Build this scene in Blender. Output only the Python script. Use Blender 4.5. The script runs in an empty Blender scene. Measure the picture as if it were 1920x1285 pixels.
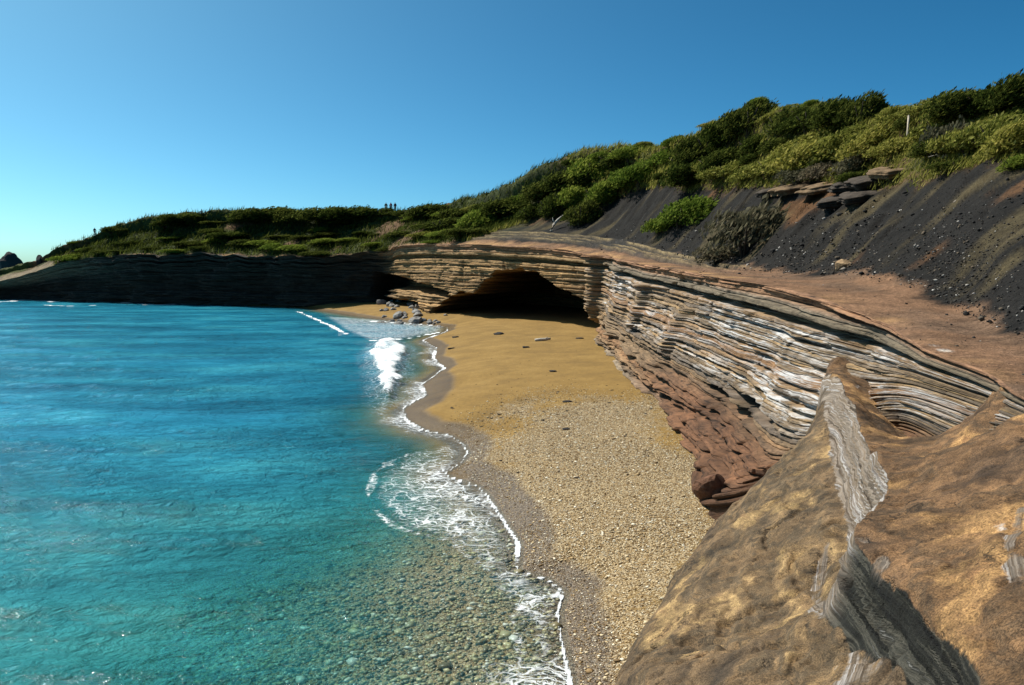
import bpy, math
import numpy as np
from mathutils import Vector
from mathutils.bvhtree import BVHTree

S = bpy.context.scene
COL = S.collection
rng = np.random.default_rng(7); br0 = np.random.default_rng(15)

# ------------------------------------------------------------------ camera, sky, sun, exposure
H, F, PITCH = 7.3, 1493.0, math.radians(5.5)
cam = bpy.data.cameras.new('camera'); cam.lens = F/1920*36; cam.sensor_width = 36
cam.clip_start = 0.1; cam.clip_end = 20000
camo = bpy.data.objects.new('camera', cam); COL.objects.link(camo)
camo.location = (0, 0, H); camo.rotation_euler = (math.pi/2-PITCH, 0, 0)
S.camera = camo

SUN_EL, SUN_AZ = math.radians(50), math.radians(33)      # azimuth: forward of due left
sd = Vector((-math.cos(SUN_AZ)*math.cos(SUN_EL), math.sin(SUN_AZ)*math.cos(SUN_EL), math.sin(SUN_EL)))
W = bpy.data.worlds.new('World'); S.world = W; W.use_nodes = True
wn = W.node_tree; wn.nodes.clear()
sky = wn.nodes.new('ShaderNodeTexSky'); sky.sky_type = 'NISHITA'; sky.sun_disc = False
sky.sun_elevation = SUN_EL; sky.sun_rotation = math.atan2(sd.x, sd.y)
sky.altitude = 0; sky.air_density = 0.4; sky.dust_density = 1.3; sky.ozone_density = 2.0
bg = wn.nodes.new('ShaderNodeBackground'); bg.inputs[1].default_value = 0.086
wo = wn.nodes.new('ShaderNodeOutputWorld')
mx = wn.nodes.new('ShaderNodeMix'); mx.data_type = 'RGBA'; mx.blend_type = 'MULTIPLY'; mx.inputs[0].default_value = 1; mx.inputs[7].default_value = (.74, 1.10, 1.03, 1)
hs = wn.nodes.new('ShaderNodeHueSaturation'); hs.inputs['Saturation'].default_value = 1.22
gm = wn.nodes.new('ShaderNodeGamma'); gm.inputs[1].default_value = 1.12
wn.links.new(sky.outputs[0], mx.inputs[6]); wn.links.new(mx.outputs[2], hs.inputs['Color']); wn.links.new(hs.outputs[0], gm.inputs[0])
wn.links.new(gm.outputs[0], bg.inputs[0]); wn.links.new(bg.outputs[0], wo.inputs[0])
sun = bpy.data.lights.new('sun', 'SUN'); sun.energy = 5.0; sun.angle = math.radians(0.5); sun.color = (1.0, 0.93, 0.83)
suno = bpy.data.objects.new('sun', sun); COL.objects.link(suno)
suno.rotation_euler = sd.to_track_quat('Z', 'Y').to_euler()
S.view_settings.view_transform = 'Standard'; S.view_settings.look = 'None'
S.view_settings.exposure = 0.48; S.view_settings.gamma = 1.0
S.cycles.transparent_max_bounces = 12; S.cycles.max_bounces = 6

# ------------------------------------------------------------------ helpers
SP, CP = math.sin(PITCH), math.cos(PITCH)
def ray(px, py):
    u, v = (px-960)/F, (642.5-py)/F
    return np.array([u, CP+v*SP, -SP+v*CP])
def P(px, py, Y):
    d = ray(px, py); return np.array([0, 0, H]) + d*(Y/d[1])
def PZ(px, py, z):
    d = ray(px, py); return np.array([0, 0, H]) + d*((z-H)/d[2])
def proj(v):
    x, y, z = v[..., 0], v[..., 1], v[..., 2]-H
    dep = np.maximum(y*CP - z*SP, 0.3); up = y*SP + z*CP
    return 960+F*x/dep, 642.5-F*up/dep
def sstep(a, b, x):
    t = np.clip((x-a)/(b-a), 0, 1); return t*t*(3-2*t)
def _h(ix, iy, iz, seed):
    h = (ix.astype(np.int64)*374761393 + iy.astype(np.int64)*668265263 + iz.astype(np.int64)*2147483647 + seed*974711) & 0xFFFFFFFF
    h = ((h ^ (h >> 13))*1274126177) & 0xFFFFFFFF
    h = ((h ^ (h >> 16))*2246822519) & 0xFFFFFFFF
    return ((h ^ (h >> 15)) & 0xFFFFFF)/float(0xFFFFFF)*2-1
def noise(x, y, z=0.0, seed=0):
    x, y, z = np.broadcast_arrays(np.asarray(x, float), np.asarray(y, float), np.asarray(z, float))
    i, j, k = np.floor(x), np.floor(y), np.floor(z)
    a, b, c = x-i, y-j, z-k
    a, b, c = a*a*(3-2*a), b*b*(3-2*b), c*c*(3-2*c)
    r = 0
    for di in (0, 1):
        for dj in (0, 1):
            for dk in (0, 1):
                w = (a if di else 1-a)*(b if dj else 1-b)*(c if dk else 1-c)
                r = r + w*_h(i+di, j+dj, k+dk, seed)
    return r
def fbm(x, y, z=0.0, seed=0, o=4):
    r, a = 0, 1.0
    for n in range(o):
        f = 2.03**n
        r = r + a*noise(np.asarray(x)*f, np.asarray(y)*f, np.asarray(z)*f, seed+n*17); a *= .5
    return r/1.6
def hermite(ts, pts, tt):
    ts = np.asarray(ts, float); pts = np.asarray(pts, float)
    m = np.zeros_like(pts); d = np.diff(ts); sl = np.diff(pts, axis=0)/d.reshape((-1,)+(1,)*(pts.ndim-1))
    m[0], m[-1] = sl[0], sl[-1]
    m[1:-1] = (sl[:-1]+sl[1:])/2
    k = np.clip(np.searchsorted(ts, tt, side='right')-1, 0, len(ts)-2)
    h = d[k]; t = (tt-ts[k])/h
    sh = (-1,)+(1,)*(pts.ndim-1)
    t = t.reshape(sh); h = h.reshape(sh)
    return ((2*t**3-3*t**2+1)*pts[k] + (t**3-2*t**2+t)*h*m[k] + (-2*t**3+3*t**2)*pts[k+1] + (t**3-t**2)*h*m[k+1])
def inpoly(x, y, poly):
    poly = np.asarray(poly, float); r = np.zeros(np.shape(x), bool); n = len(poly)
    for i in range(n):
        x1, y1 = poly[i]; x2, y2 = poly[(i+1) % n]
        if y1 == y2: continue
        c = ((y1 > y) != (y2 > y)) & (x < (x2-x1)*(y-y1)/(y2-y1)+x1)
        r ^= c
    return r
def polydist(x, y, pts, closed=True):
    pts = np.asarray(pts, float); n = len(pts); best = np.full(np.shape(x), 1e9)
    for i in range(n if closed else n-1):
        a = pts[i]; b = pts[(i+1) % n]; ab = b-a; L = max(ab@ab, 1e-9)
        t = np.clip(((x-a[0])*ab[0]+(y-a[1])*ab[1])/L, 0, 1)
        best = np.minimum(best, np.hypot(x-a[0]-t*ab[0], y-a[1]-t*ab[1]))
    return best
def sdpoly(x, y, poly):       # positive inside
    d = polydist(x, y, poly); return np.where(inpoly(x, y, poly), d, -d)

def make_mesh(name, V, Q, mat, attrs=None, smooth=True):
    V = np.asarray(V, np.float32); Q = np.asarray(Q, np.int32)
    me = bpy.data.meshes.new(name)
    me.vertices.add(len(V)); me.vertices.foreach_set('co', V.ravel())
    k = Q.shape[1]
    me.loops.add(Q.size); me.loops.foreach_set('vertex_index', Q.ravel())
    me.polygons.add(len(Q)); me.polygons.foreach_set('loop_start', np.arange(0, Q.size, k, dtype=np.int32))
    if smooth: me.polygons.foreach_set('use_smooth', np.ones(len(Q), bool))
    for an, arr in (attrs or {}).items():
        arr = np.asarray(arr, np.float32)
        if arr.ndim == 1:
            a = me.attributes.new(an, 'FLOAT', 'POINT'); a.data.foreach_set('value', arr)
        elif arr.shape[1] == 3:
            a = me.attributes.new(an, 'FLOAT_VECTOR', 'POINT'); a.data.foreach_set('vector', arr.ravel())
        else:
            a = me.attributes.new(an, 'FLOAT_COLOR', 'POINT'); a.data.foreach_set('color', arr.ravel())
    me.update(calc_edges=True); me.validate()
    if mat: me.materials.append(mat)
    return me
def gridq(nr, nc):
    i = np.arange(nr*nc).reshape(nr, nc)
    return np.stack([i[:-1, :-1], i[:-1, 1:], i[1:, 1:], i[1:, :-1]], -1).reshape(-1, 4)
def link(name, me, parent=None):
    o = bpy.data.objects.new(name, me); COL.objects.link(o)
    if parent: o.parent = parent
    return o
def tag(o, label=None, cat=None, group=None, kind=None):
    if label: o['label'] = label
    if cat: o['category'] = cat
    if group: o['group'] = group
    if kind: o['kind'] = kind
    return o

# ------------------------------------------------------------------ material helper
class NT:
    def __init__(s, name):
        s.m = bpy.data.materials.new(name); s.m.use_nodes = True; s.t = s.m.node_tree; s.t.nodes.clear()
        s.out = s.t.nodes.new('ShaderNodeOutputMaterial')
    def n(s, typ, ins=None, **kw):
        nd = s.t.nodes.new('ShaderNode'+typ)
        for k, v in kw.items(): setattr(nd, k, v)
        for k, v in (ins or {}).items():
            if isinstance(v, bpy.types.NodeSocket): s.t.links.new(v, nd.inputs[k])
            else: nd.inputs[k].default_value = v
        return nd
    def math(s, op, a, b=0.0, c=None, clamp=False):
        ins = {0: a, 1: b}
        if c is not None: ins[2] = c
        return s.n('Math', ins, operation=op, use_clamp=clamp).outputs[0]
    def mix(s, f, a, b, bt='MIX'):
        return s.n('Mix', {0: f, 6: a, 7: b}, data_type='RGBA', blend_type=bt).outputs[2]
    def attr(s, name, o='Fac'):
        return s.n('Attribute', attribute_name=name).outputs[o]
    def scale(s, vec, xyz):
        return s.n('VectorMath', {0: vec, 1: xyz}, operation='MULTIPLY').outputs[0]
    def noise(s, vec, scale, detail=5, rough=.55, dist=0.0):
        return s.n('TexNoise', {'Vector': vec, 'Scale': scale, 'Detail': detail, 'Roughness': rough, 'Distortion': dist}).outputs[0]
    def ramp(s, f, stops, interp='LINEAR'):
        r = s.n('ValToRGB', {0: f}); cr = r.color_ramp; cr.interpolation = interp
        while len(cr.elements) < len(stops): cr.elements.new(.5)
        for e, (p, c) in zip(cr.elements, stops):
            e.position = p; e.color = c if len(c) == 4 else (*c, 1)
        return r.outputs[0]
    def mr(s, f, a, b, c=0.0, d=1.0):
        return s.n('MapRange', {0: f, 1: a, 2: b, 3: c, 4: d}, interpolation_type='SMOOTHSTEP').outputs[0]
    def obj(s): return s.n('TexCoord').outputs['Object']
    def bump(s, h, strength, dist, normal=None):
        ins = {'Height': h, 'Strength': strength, 'Distance': dist}
        if normal is not None: ins['Normal'] = normal
        return s.n('Bump', ins).outputs[0]
    def bsdf(s, col, rough=.85, normal=None, spec=.3):
        ins = {'Base Color': col, 'Roughness': rough, 'Specular IOR Level': spec}
        if normal is not None: ins['Normal'] = normal
        b = s.n('BsdfPrincipled', ins); s.t.links.new(b.outputs[0], s.out.inputs[0]); return b
def g(v): return (v, v, v, 1)

# strata rock: colour per vertex from the layer it belongs to, streaks along the bedding
def strata_material():
    t = NT('strata_rock'); col = t.attr('col', 'Color'); st = t.attr('strata', 'Vector'); ob = t.obj()
    n1 = t.noise(t.scale(st, (.35, 9, 1)), 1.0, 8, .65)
    n2 = t.noise(t.scale(st, (1.6, 26, 1)), 1.0, 5, .6)
    n3 = t.noise(ob, 3.2, 8, .68)
    f = t.ramp(n1, [(.28, g(.28)), (.40, g(.72)), (.52, g(1.0)), (.68, g(1.4))])
    c = t.mix(1, col, f, 'MULTIPLY')
    c = t.mix(1, c, t.ramp(n2, [(.33, g(.18)), (.43, g(.85)), (.7, g(1.3))]), 'MULTIPLY')
    c = t.mix(1, c, t.ramp(n3, [(.3, g(.6)), (.5, g(1)), (.72, g(1.25))]), 'MULTIPLY')
    salt = t.math('MULTIPLY', t.attr('salt'), t.mr(t.noise(t.scale(st, (.28, 7, 1)), 1.3, 9, .72), .455, .60))
    c = t.mix(salt, c, t.mix(1, (.58, .57, .565, 1), t.ramp(n2, [(.34, g(.25)), (.46, g(.9)), (.7, g(1.15))]), 'MULTIPLY'))
    h = t.math('ADD', t.math('MULTIPLY', n2, .6), t.math('ADD', n1, t.math('MULTIPLY', n3, .5)))
    t.bsdf(c, .9, t.bump(h, .9, .16)); return t.m
M_STRATA = strata_material()

def ground_material():      # plateau, scree, hill
    t = NT('hill_ground'); col = t.attr('col', 'Color'); ob = t.obj()
    n1 = t.noise(ob, .9, 8, .62); n2 = t.noise(ob, 7, 6, .65); n3 = t.noise(ob, 26, 3, .6)
    c = t.mix(1, col, t.ramp(n1, [(.3, g(.55)), (.5, g(1)), (.7, g(1.35))]), 'MULTIPLY')
    c = t.mix(1, c, t.ramp(n2, [(.3, g(.55)), (.5, g(1)), (.72, g(1.5))]), 'MULTIPLY')
    c = t.mix(1, c, t.ramp(n3, [(.35, g(.75)), (.65, g(1.25))]), 'MULTIPLY')
    h = t.math('ADD', t.math('MULTIPLY', n2, .5), t.math('ADD', n1, t.math('MULTIPLY', n3, .22)))
    t.bsdf(c, .95, t.bump(h, .9, .2), .15); return t.m
M_GROUND = ground_material()

def slab_material():        # the near eroded sandstone: bedding crops out as contour-like bands
    t = NT('near_sandstone'); ob = t.obj(); tint = t.attr('col', 'Color')
    wv = t.n('VectorMath', {0: ob, 1: t.scale(t.n('TexNoise', {'Vector': ob, 'Scale': .55, 'Detail': 7, 'Roughness': .6}).outputs[1], (1.6, 1.6, .8))}, operation='ADD').outputs[0]
    band = t.noise(t.scale(wv, (.45, .45, 1.7)), 1.0, 7, .58)
    fine = t.noise(t.scale(wv, (2.2, 2.2, 9)), 1.0, 6, .65)
    c = t.ramp(band, [(.30, (.050, .036, .024)), (.40, (.105, .070, .040)), (.46, (.17, .108, .055)), (.50, (.09, .064, .038)), (.55, (.165, .105, .052)), (.60, (.34, .225, .10)), (.64, (.22, .135, .065)), (.75, (.13, .08, .045))])
    c = t.mix(1, c, tint, 'MULTIPLY')
    n1 = t.noise(ob, 1.6, 8, .66); n2 = t.noise(ob, 9, 8, .72); n3 = t.noise(ob, 70, 3, .6)
    c = t.mix(1, c, t.ramp(n1, [(.3, g(.6)), (.5, g(1)), (.7, g(1.4))]), 'MULTIPLY')
    c = t.mix(1, c, t.ramp(n2, [(.28, g(.35)), (.42, g(.85)), (.55, g(1.05)), (.72, g(1.5))]), 'MULTIPLY')
    c = t.mix(1, c, t.ramp(fine, [(.33, g(.62)), (.5, g(1)), (.66, g(1.25))]), 'MULTIPLY')
    c = t.mix(1, c, t.ramp(n3, [(.36, g(.5)), (.5, g(1)), (.64, g(1.5))]), 'MULTIPLY')
    pit = t.n('TexVoronoi', {'Vector': ob, 'Scale': 6.5}).outputs[0]
    pit = t.math('MULTIPLY', t.mr(pit, .06, .15, 1, 0), t.mr(t.noise(ob, 1.5, 3), .5, .6))
    c = t.mix(t.math('MULTIPLY', pit, .75), c, (.02, .014, .01, 1))
    st_ = t.mr(t.noise(wv, .8, 6, .6), .52, .60); c = t.mix(t.math('MULTIPLY', st_, .6), c, t.mix(1, c, (.45, .47, .5, 1), 'MULTIPLY'))
    ck = t.mr(t.math('ABSOLUTE', t.math('SUBTRACT', t.noise(t.scale(wv, (.6, .6, 2)), 1.1, 5, .6), .5)), 0.0, .009, 1, 0)
    ck = t.math('MULTIPLY', ck, t.mr(t.noise(ob, .9, 3), .48, .58)); c = t.mix(t.math('MULTIPLY', ck, .8), c, (.025, .018, .012, 1))
    # gullies where the beds are cut across
    gm = t.attr('gully'); gl = t.attr('gl', 'Vector')
    s1 = t.noise(t.scale(gl, (11, .22, 1)), 1.0, 6, .62); s2 = t.noise(t.scale(gl, (45, 1.0, 1)), 1.0, 4, .6)
    wcol = t.ramp(s1, [(.30, (.02, .018, .016)), (.38, (.09, .062, .04)), (.47, (.26, .215, .175)), (.53, (.15, .105, .065)), (.58, (.40, .375, .36)), (.63, (.14, .10, .07)), (.70, (.46, .44, .44))])
    wcol = t.mix(1, wcol, t.ramp(s2, [(.35, g(.5)), (.6, g(1.15))]), 'MULTIPLY')
    sp = t.noise(t.scale(gl, (13, .9, 1)), 1.0, 6, .66)
    dcol = t.ramp(sp, [(.36, (.004, .004, .004)), (.50, (.018, .018, .014)), (.56, (.075, .07, .055)), (.62, (.02, .02, .016)), (.70, (.30, .29, .27))])
    gcol = t.mix(t.attr('gdark'), wcol, dcol)
    edge = t.mr(t.math('ADD', gm, t.math('MULTIPLY', t.math('SUBTRACT', t.noise(ob, 3, 5, .6), .5), 1.2)), .38, .56)
    c = t.mix(edge, c, gcol)
    salt = t.mr(t.math('MULTIPLY', t.attr('salt'), t.noise(ob, 7, 9, .75)), .34, .46)
    c = t.mix(salt, c, (.58, .53, .49, 1))
    h = t.math('ADD', t.math('MULTIPLY', n1, .25), t.math('ADD', t.math('MULTIPLY', n2, .34), t.math('ADD', t.math('MULTIPLY', band, .12), t.math('MULTIPLY', fine, .12))))
    h = t.math('ADD', h, t.math('ADD', t.math('MULTIPLY', n3, .05), t.math('MULTIPLY', t.math('MULTIPLY', edge, s1), .5)))
    h = t.math('SUBTRACT', h, t.math('ADD', t.math('MULTIPLY', pit, .12), t.math('MULTIPLY', ck, .12)))
    t.bsdf(c, .88, t.bump(h, .85, .16), .25); return t.m
M_SLAB = slab_material()

def beach_material():
    t = NT('beach_sand'); ob = t.obj(); wet = t.attr('wet'); gv = t.attr('gravel')
    n1 = t.noise(ob, .5, 6, .6); n2 = t.noise(ob, 5, 6, .7); n3 = t.noise(ob, 70, 3, .6)
    sand = t.ramp(n1, [(.3, (.165, .097, .024)), (.5, (.215, .127, .030)), (.7, (.26, .16, .044))])
    sand = t.mix(1, sand, t.ramp(n2, [(.3, g(.8)), (.7, g(1.15))]), 'MULTIPLY')
    vo = t.n('TexVoronoi', {'Vector': ob, 'Scale': 30.0, 'Randomness': 1.0})
    vr = t.n('SeparateColor', {0: vo.outputs['Color']}).outputs[0]
    grav = t.ramp(vr, [(0, (.08, .052, .024)), (.3, (.22, .140, .06)), (.55, (.36, .24, .105)), (.8, (.60, .48, .30)), (1, (.26, .21, .14))])
    gap = t.mr(vo.outputs['Distance'], .25, .7, 1.05, .6)
    grav = t.mix(1, grav, t.n('CombineColor', {0: gap, 1: gap, 2: gap}).outputs[0], 'MULTIPLY')
    gmask = t.mr(t.math('ADD', gv, t.math('MULTIPLY', t.math('SUBTRACT', t.noise(ob, 3, 7, .7), .5), .9)), .4, .62)
    c = t.mix(gmask, sand, grav)
    wm = t.mr(t.math('ADD', wet, t.math('MULTIPLY', t.math('SUBTRACT', n2, .5), .35)), .25, .75)
    c = t.mix(wm, c, t.mix(1, c, (.46, .45, .50, 1), 'MULTIPLY'))
    h = t.math('ADD', t.math('ADD', t.math('MULTIPLY', t.noise(t.scale(ob, (1, .6, 1)), 1.7, 6, .62), .9), t.math('MULTIPLY', n2, .35)), t.math('ADD', t.math('MULTIPLY', n3, .10), t.math('MULTIPLY', gmask, t.math('MULTIPLY', vo.outputs['Distance'], -.5))))
    r = t.math('SUBTRACT', .95, t.math('MULTIPLY', wm, .5))
    t.bsdf(c, r, t.bump(h, .6, .08), .3); return t.m
M_BEACH = beach_material()

def water_material():
    t = NT('sea_water'); ob = t.obj(); op = t.attr('opac'); fm = t.attr('foam')
    wv = t.scale(ob, (.62, 1.0, 1))
    n1 = t.noise(wv, .8, 5, .6, .5); n2 = t.noise(wv, 2.6, 5, .62, .6); n3 = t.noise(ob, 8, 4, .6)
    h = t.math('ADD', t.math('MULTIPLY', n1, .55), t.math('ADD', t.math('MULTIPLY', n2, .42), t.math('MULTIPLY', n3, .10)))
    h = t.math('MULTIPLY', h, t.mr(t.noise(t.scale(ob, (.06, .12, 1)), 1.0, 4, .6), .3, .7, .35, 1.5))
    nb = t.bump(h, 1.0, 1.5); ng = t.bump(h, .9, .25)
    pat = t.noise(t.scale(ob, (.25, .5, 1)), .35, 6, .62)
    body = t.ramp(pat, [(.32, (.009, .125, .215)), (.5, (.020, .215, .335)), (.68, (.045, .33, .44))])
    near = t.ramp(pat, [(.32, (.016, .17, .20)), (.5, (.036, .28, .305)), (.68, (.09, .41, .39))])
    body = t.mix(t.attr('far'), near, body)
    tr = t.n('BsdfTransparent', {0: t.mix(t.mr(op, 0.0, .6), (.93, .96, .94, 1), (.28, .80, .74, 1))}).outputs[0]
    df = t.n('BsdfDiffuse', {0: body, 'Normal': nb}).outputs[0]
    base = t.n('MixShader', {0: op, 1: tr, 2: df}).outputs[0]
    gl = t.n('BsdfGlossy', {'Color': (1, 1, 1, 1), 'Roughness': .055, 'Normal': ng}).outputs[0]
    fr = t.math('MULTIPLY', t.n('Fresnel', {'IOR': 1.33, 'Normal': ng}).outputs[0], .5)
    fr = t.math('MULTIPLY', fr, t.math('SUBTRACT', 1.0, t.n('NewGeometry').outputs['Backfacing']))
    wat = t.n('MixShader', {0: fr, 1: base, 2: gl}).outputs[0]
    dv = t.n('VectorMath', {0: ob, 1: t.scale(t.n('TexNoise', {'Vector': ob, 'Scale': 1.3, 'Detail': 5}).outputs[1], (1.1, 1.1, 0))}, operation='ADD').outputs[0]
    v1 = t.n('TexVoronoi', {'Vector': t.scale(dv, (1.1, 2.2, 1)), 'Scale': 1.5}, feature='DISTANCE_TO_EDGE').outputs[0]
    v2 = t.n('TexVoronoi', {'Vector': t.scale(dv, (1.0, 2.0, 1)), 'Scale': 4.2}, feature='DISTANCE_TO_EDGE').outputs[0]
    lace = t.math('MAXIMUM', t.mr(v1, .0, .10, 1, 0), t.math('MULTIPLY', t.mr(v2, .0, .10, 1, 0), .75))
    nn = t.noise(ob, 5, 8, .7)
    nf = t.noise(ob, 13, 6, .72)
    a = t.math('MULTIPLY', fm, t.math('ADD', t.math('MULTIPLY', lace, .42), t.math('ADD', t.math('MULTIPLY', nn, .55), t.math('MULTIPLY', nf, .35))))
    a = t.math('ADD', a, t.math('MULTIPLY', t.math('MAXIMUM', t.math('SUBTRACT', fm, .7), 0.0), 1.9))
    ff = t.math('MULTIPLY', t.mr(a, .37, .74), .96)
    foam = t.n('BsdfDiffuse', {0: (.80, .83, .85, 1), 'Normal': t.bump(nn, .8, .12)}).outputs[0]
    t.t.links.new(t.n('MixShader', {0: ff, 1: wat, 2: foam}).outputs[0], t.out.inputs[0]); return t.m
M_WATER = water_material()

def leaf_material(name, c1, c2, c3):
    t = NT(name); r = t.n('NewGeometry').outputs['Random Per Island']
    c = t.ramp(r, [(0, c1), (.55, c2), (1, c3)])
    oi = t.n('ObjectInfo').outputs['Random']
    c = t.mix(1, c, t.ramp(oi, [(0, (.72, .78, .7)), (1, (1.25, 1.15, 1.1))]), 'MULTIPLY')
    d = t.n('BsdfDiffuse', {0: c}).outputs[0]; tl = t.n('BsdfTranslucent', {0: c}).outputs[0]
    t.t.links.new(t.n('MixShader', {0: .45, 1: d, 2: tl}).outputs[0], t.out.inputs[0]); return t.m
LEAF = {
 'dark':   leaf_material('leaves_dark_green', (.014, .022, .006), (.045, .062, .013), (.13, .15, .032)),
 'olive':  leaf_material('leaves_olive', (.06, .07, .014), (.19, .20, .04), (.36, .34, .10)),
 'bright': leaf_material('leaves_bright_green', (.04, .065, .010), (.12, .17, .025), (.24, .28, .055)),
 'grey':   leaf_material('leaves_grey_dry', (.05, .045, .03), (.12, .11, .07), (.24, .21, .15)),
}
def simple_material(name, c, rough=.85, var=.35, sc=6, bump=.3, bd=.05):
    t = NT(name); ob = t.obj(); n = t.noise(ob, sc, 7, .65)
    cc = t.mix(1, (*c, 1), t.ramp(n, [(.3, g(1-var)), (.7, g(1+var))]), 'MULTIPLY')
    t.bsdf(cc, rough, t.bump(n, bump, bd), .3); return t.m
M_WOOD = simple_material('bleached_wood', (.46, .42, .36), .85, .3, 12)
M_POST = simple_material('post_wood', (.50, .43, .33), .85, .3, 9)
M_STEM = simple_material('shrub_wood', (.06, .045, .03), .9)
M_BOULD = simple_material('grey_boulder', (.23, .22, .205), .9, .45, 3, .6, .1)
M_BOULDW = simple_material('tan_boulder', (.33, .22, .12), .9, .4, 3, .6, .1)
M_RED = simple_material('red_brown_rock', (.13, .06, .032), .85, .5, 4, .8, .1)
M_BASALT = simple_material('black_lava_rock', (.022, .021, .021), .95, .5, .3, .8, .6)

# ------------------------------------------------------------------ the cliff: stations along its run
def v3(*a): return np.array(a, float)
def off(p, dx, dy, z): return np.array([p[0]+dx, p[1]+dy, z])
ST = []     # face rows: buried, foot, base, mid, rim; hill rows: scree foot, mid, top, upper, crest
def station(rim, foot, base, mid, hill): ST.append((rim, foot, base, mid, hill))
r = v3(4.3, 1, 5.75);  station(r, off(r, -.2, 0, 5.0), off(r, -.15, 0, 5.25), off(r, -.1, 0, 5.5), [v3(8, 1, 6), v3(14, 3, 8.2), v3(20, 5, 11), v3(26, 7, 14), v3(32, 9, 16.5)])
r = v3(5.4, 6, 5.72);  station(r, off(r, -.2, 0, 5.0), off(r, -.15, 0, 5.25), off(r, -.1, 0, 5.5), [v3(9, 8, 6), v3(14, 11, 8.1), v3(20, 15, 11), v3(26, 19, 14.2), v3(32, 24, 16.5)])
r = PZ(1920, 748, 5.75); station(r, off(r, -.25, 0, 4.9), off(r, -.2, 0, 5.2), off(r, -.1, 0, 5.5), [v3(9.6, 12.5, 6), v3(14.5, 18, 8.2), v3(19.5, 24, 11), v3(25, 31, 13.6), v3(31, 38, 15.6)])
r = PZ(1850, 702, 5.75); station(r, off(r, -.5, 0, 4.0), off(r, -.35, 0, 4.6), off(r, -.16, 0, 5.25), [v3(10.3, 16, 6.05), v3(14.6, 22.5, 8.2), v3(19.5, 30, 11.2), v3(23.5, 36, 13.2), v3(27.5, 42, 15.0)])
r = PZ(1740, 658, 5.8);  station(r, off(r, -.75, -.1, 3.6), off(r, -.5, -.1, 4.4), off(r, -.3, 0, 5.15), [v3(12, 20.8, 6.2), v3(15.5, 26.5, 8.6), v3(19.5, 33.5, 11.4), v3(22.5, 39, 13.1), v3(26, 45, 14.7)])
r = PZ(1640, 600, 5.95); station(r, PZ(1335, 950, 1.0), v3(7.0, 19.8, 2.4), v3(8.5, 19.9, 4.4), [P(1720, 535, 26), P(1740, 440, 31), P(1735, 335, 38), P(1730, 280, 43), P(1725, 252, 49)])
r = PZ(1540, 565, 6.25); station(r, PZ(1325, 880, 1.0), v3(7.1, 22.5, 2.2), v3(8.6, 23.6, 4.3), [P(1620, 514, 32), P(1640, 430, 37), P(1640, 350, 44), P(1655, 290, 48), P(1655, 250, 54)])
r = PZ(1440, 535, 6.6);  station(r, PZ(1280, 820, 1.0), v3(7.7, 28.2, 2.25), v3(8.75, 28.8, 4.4), [P(1530, 510, 38), P(1550, 425, 43), P(1550, 350, 50), P(1580, 285, 54), P(1590, 225, 60)])
r = P(1340, 517, 37);    station(r, PZ(1215, 750, 1.0), v3(7.4, 36.8, 2.4), v3(8.5, 37, 4.6), [P(1430, 505, 45), P(1450, 430, 50), P(1450, 350, 57), P(1470, 290, 62), P(1490, 228, 68)])
r = P(1240, 500, 50);    station(r, PZ(1160, 685, 1.0), v3(7.6, 50.2, 2.5), v3(8.6, 50, 4.7), [P(1320, 490, 56), P(1340, 430, 61), P(1360, 345, 68), P(1370, 290, 73), P(1390, 225, 79)])
r = P(1170, 488, 62);    station(r, PZ(1135, 650, 1.0), v3(7.7, 62, 2.6), v3(8.4, 62, 5.0), [P(1240, 470, 68), P(1250, 420, 73), P(1260, 355, 80), P(1260, 315, 84), P(1280, 280, 90)])
r = P(1118, 478, 75);    station(r, PZ(1112, 622, 1.0), v3(7.7, 76, 2.8), v3(7.7, 75.5, 5.5), [P(1150, 450, 82), P(1160, 410, 87), P(1170, 355, 93), P(1160, 315, 97), P(1160, 283, 102)])
r = P(1050, 467, 84);    station(r, v3(4.2, 82, .9), v3(4.6, 83, 3), v3(4.8, 83.6, 5.6), [P(1060, 440, 91), P(1060, 415, 96), P(1065, 373, 102), P(1070, 333, 106), P(1070, 302, 111)])
r = P(960, 461, 92);     station(r, v3(-.8, 89, .9), v3(-.5, 90.5, 3), v3(-.2, 91.5, 5.8), [P(970, 435, 100), P(965, 420, 106), P(965, 400, 111), P(975, 375, 115), P(980, 348, 120)])
r = P(860, 458, 105);    station(r, v3(-8.0, 101.5, .9), v3(-7.6, 103, 3), v3(-7.2, 104, 6), [P(865, 440, 112), P(860, 430, 118), P(860, 418, 124), P(870, 398, 130), P(880, 380, 136)])
r = P(758, 460, 122);    station(r, v3(-17.0, 121.5, .8), v3(-16.8, 122.5, 3), v3(-16.6, 122.5, 6), [P(770, 440, 128), P(765, 430, 132), P(770, 420, 137), P(770, 410, 141), P(775, 400, 147)])
r = P(700, 474, 131);    station(r, v3(-23.5, 134, .6), v3(-23.5, 135, 3), v3(-23.3, 134, 6), [P(690, 457, 136), P(690, 447, 140), P(690, 432, 143), P(690, 417, 147), P(690, 405, 152)])
r = P(560, 481, 136);    station(r, v3(-36.5, 139.5, .3), v3(-36.5, 140.5, 2.8), v3(-36.5, 139, 6), [P(560, 463, 141), P(560, 450, 145), P(560, 434, 149), P(560, 420, 153), P(560, 409, 158)])
r = P(430, 478, 144);    station(r, v3(-51, 147.5, 0), v3(-51, 148.5, 2.6), v3(-51, 147, 6), [P(430, 461, 148), P(430, 448, 152), P(430, 432, 155), P(430, 418, 158), P(430, 408, 162)])
r = P(300, 477, 150);    station(r, v3(-66.5, 153, 0), v3(-66.5, 154, 2.6), v3(-66.5, 153, 6), [P(300, 463, 155), P(300, 452, 158), P(300, 442, 160), P(300, 430, 163), P(300, 416, 167)])
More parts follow.
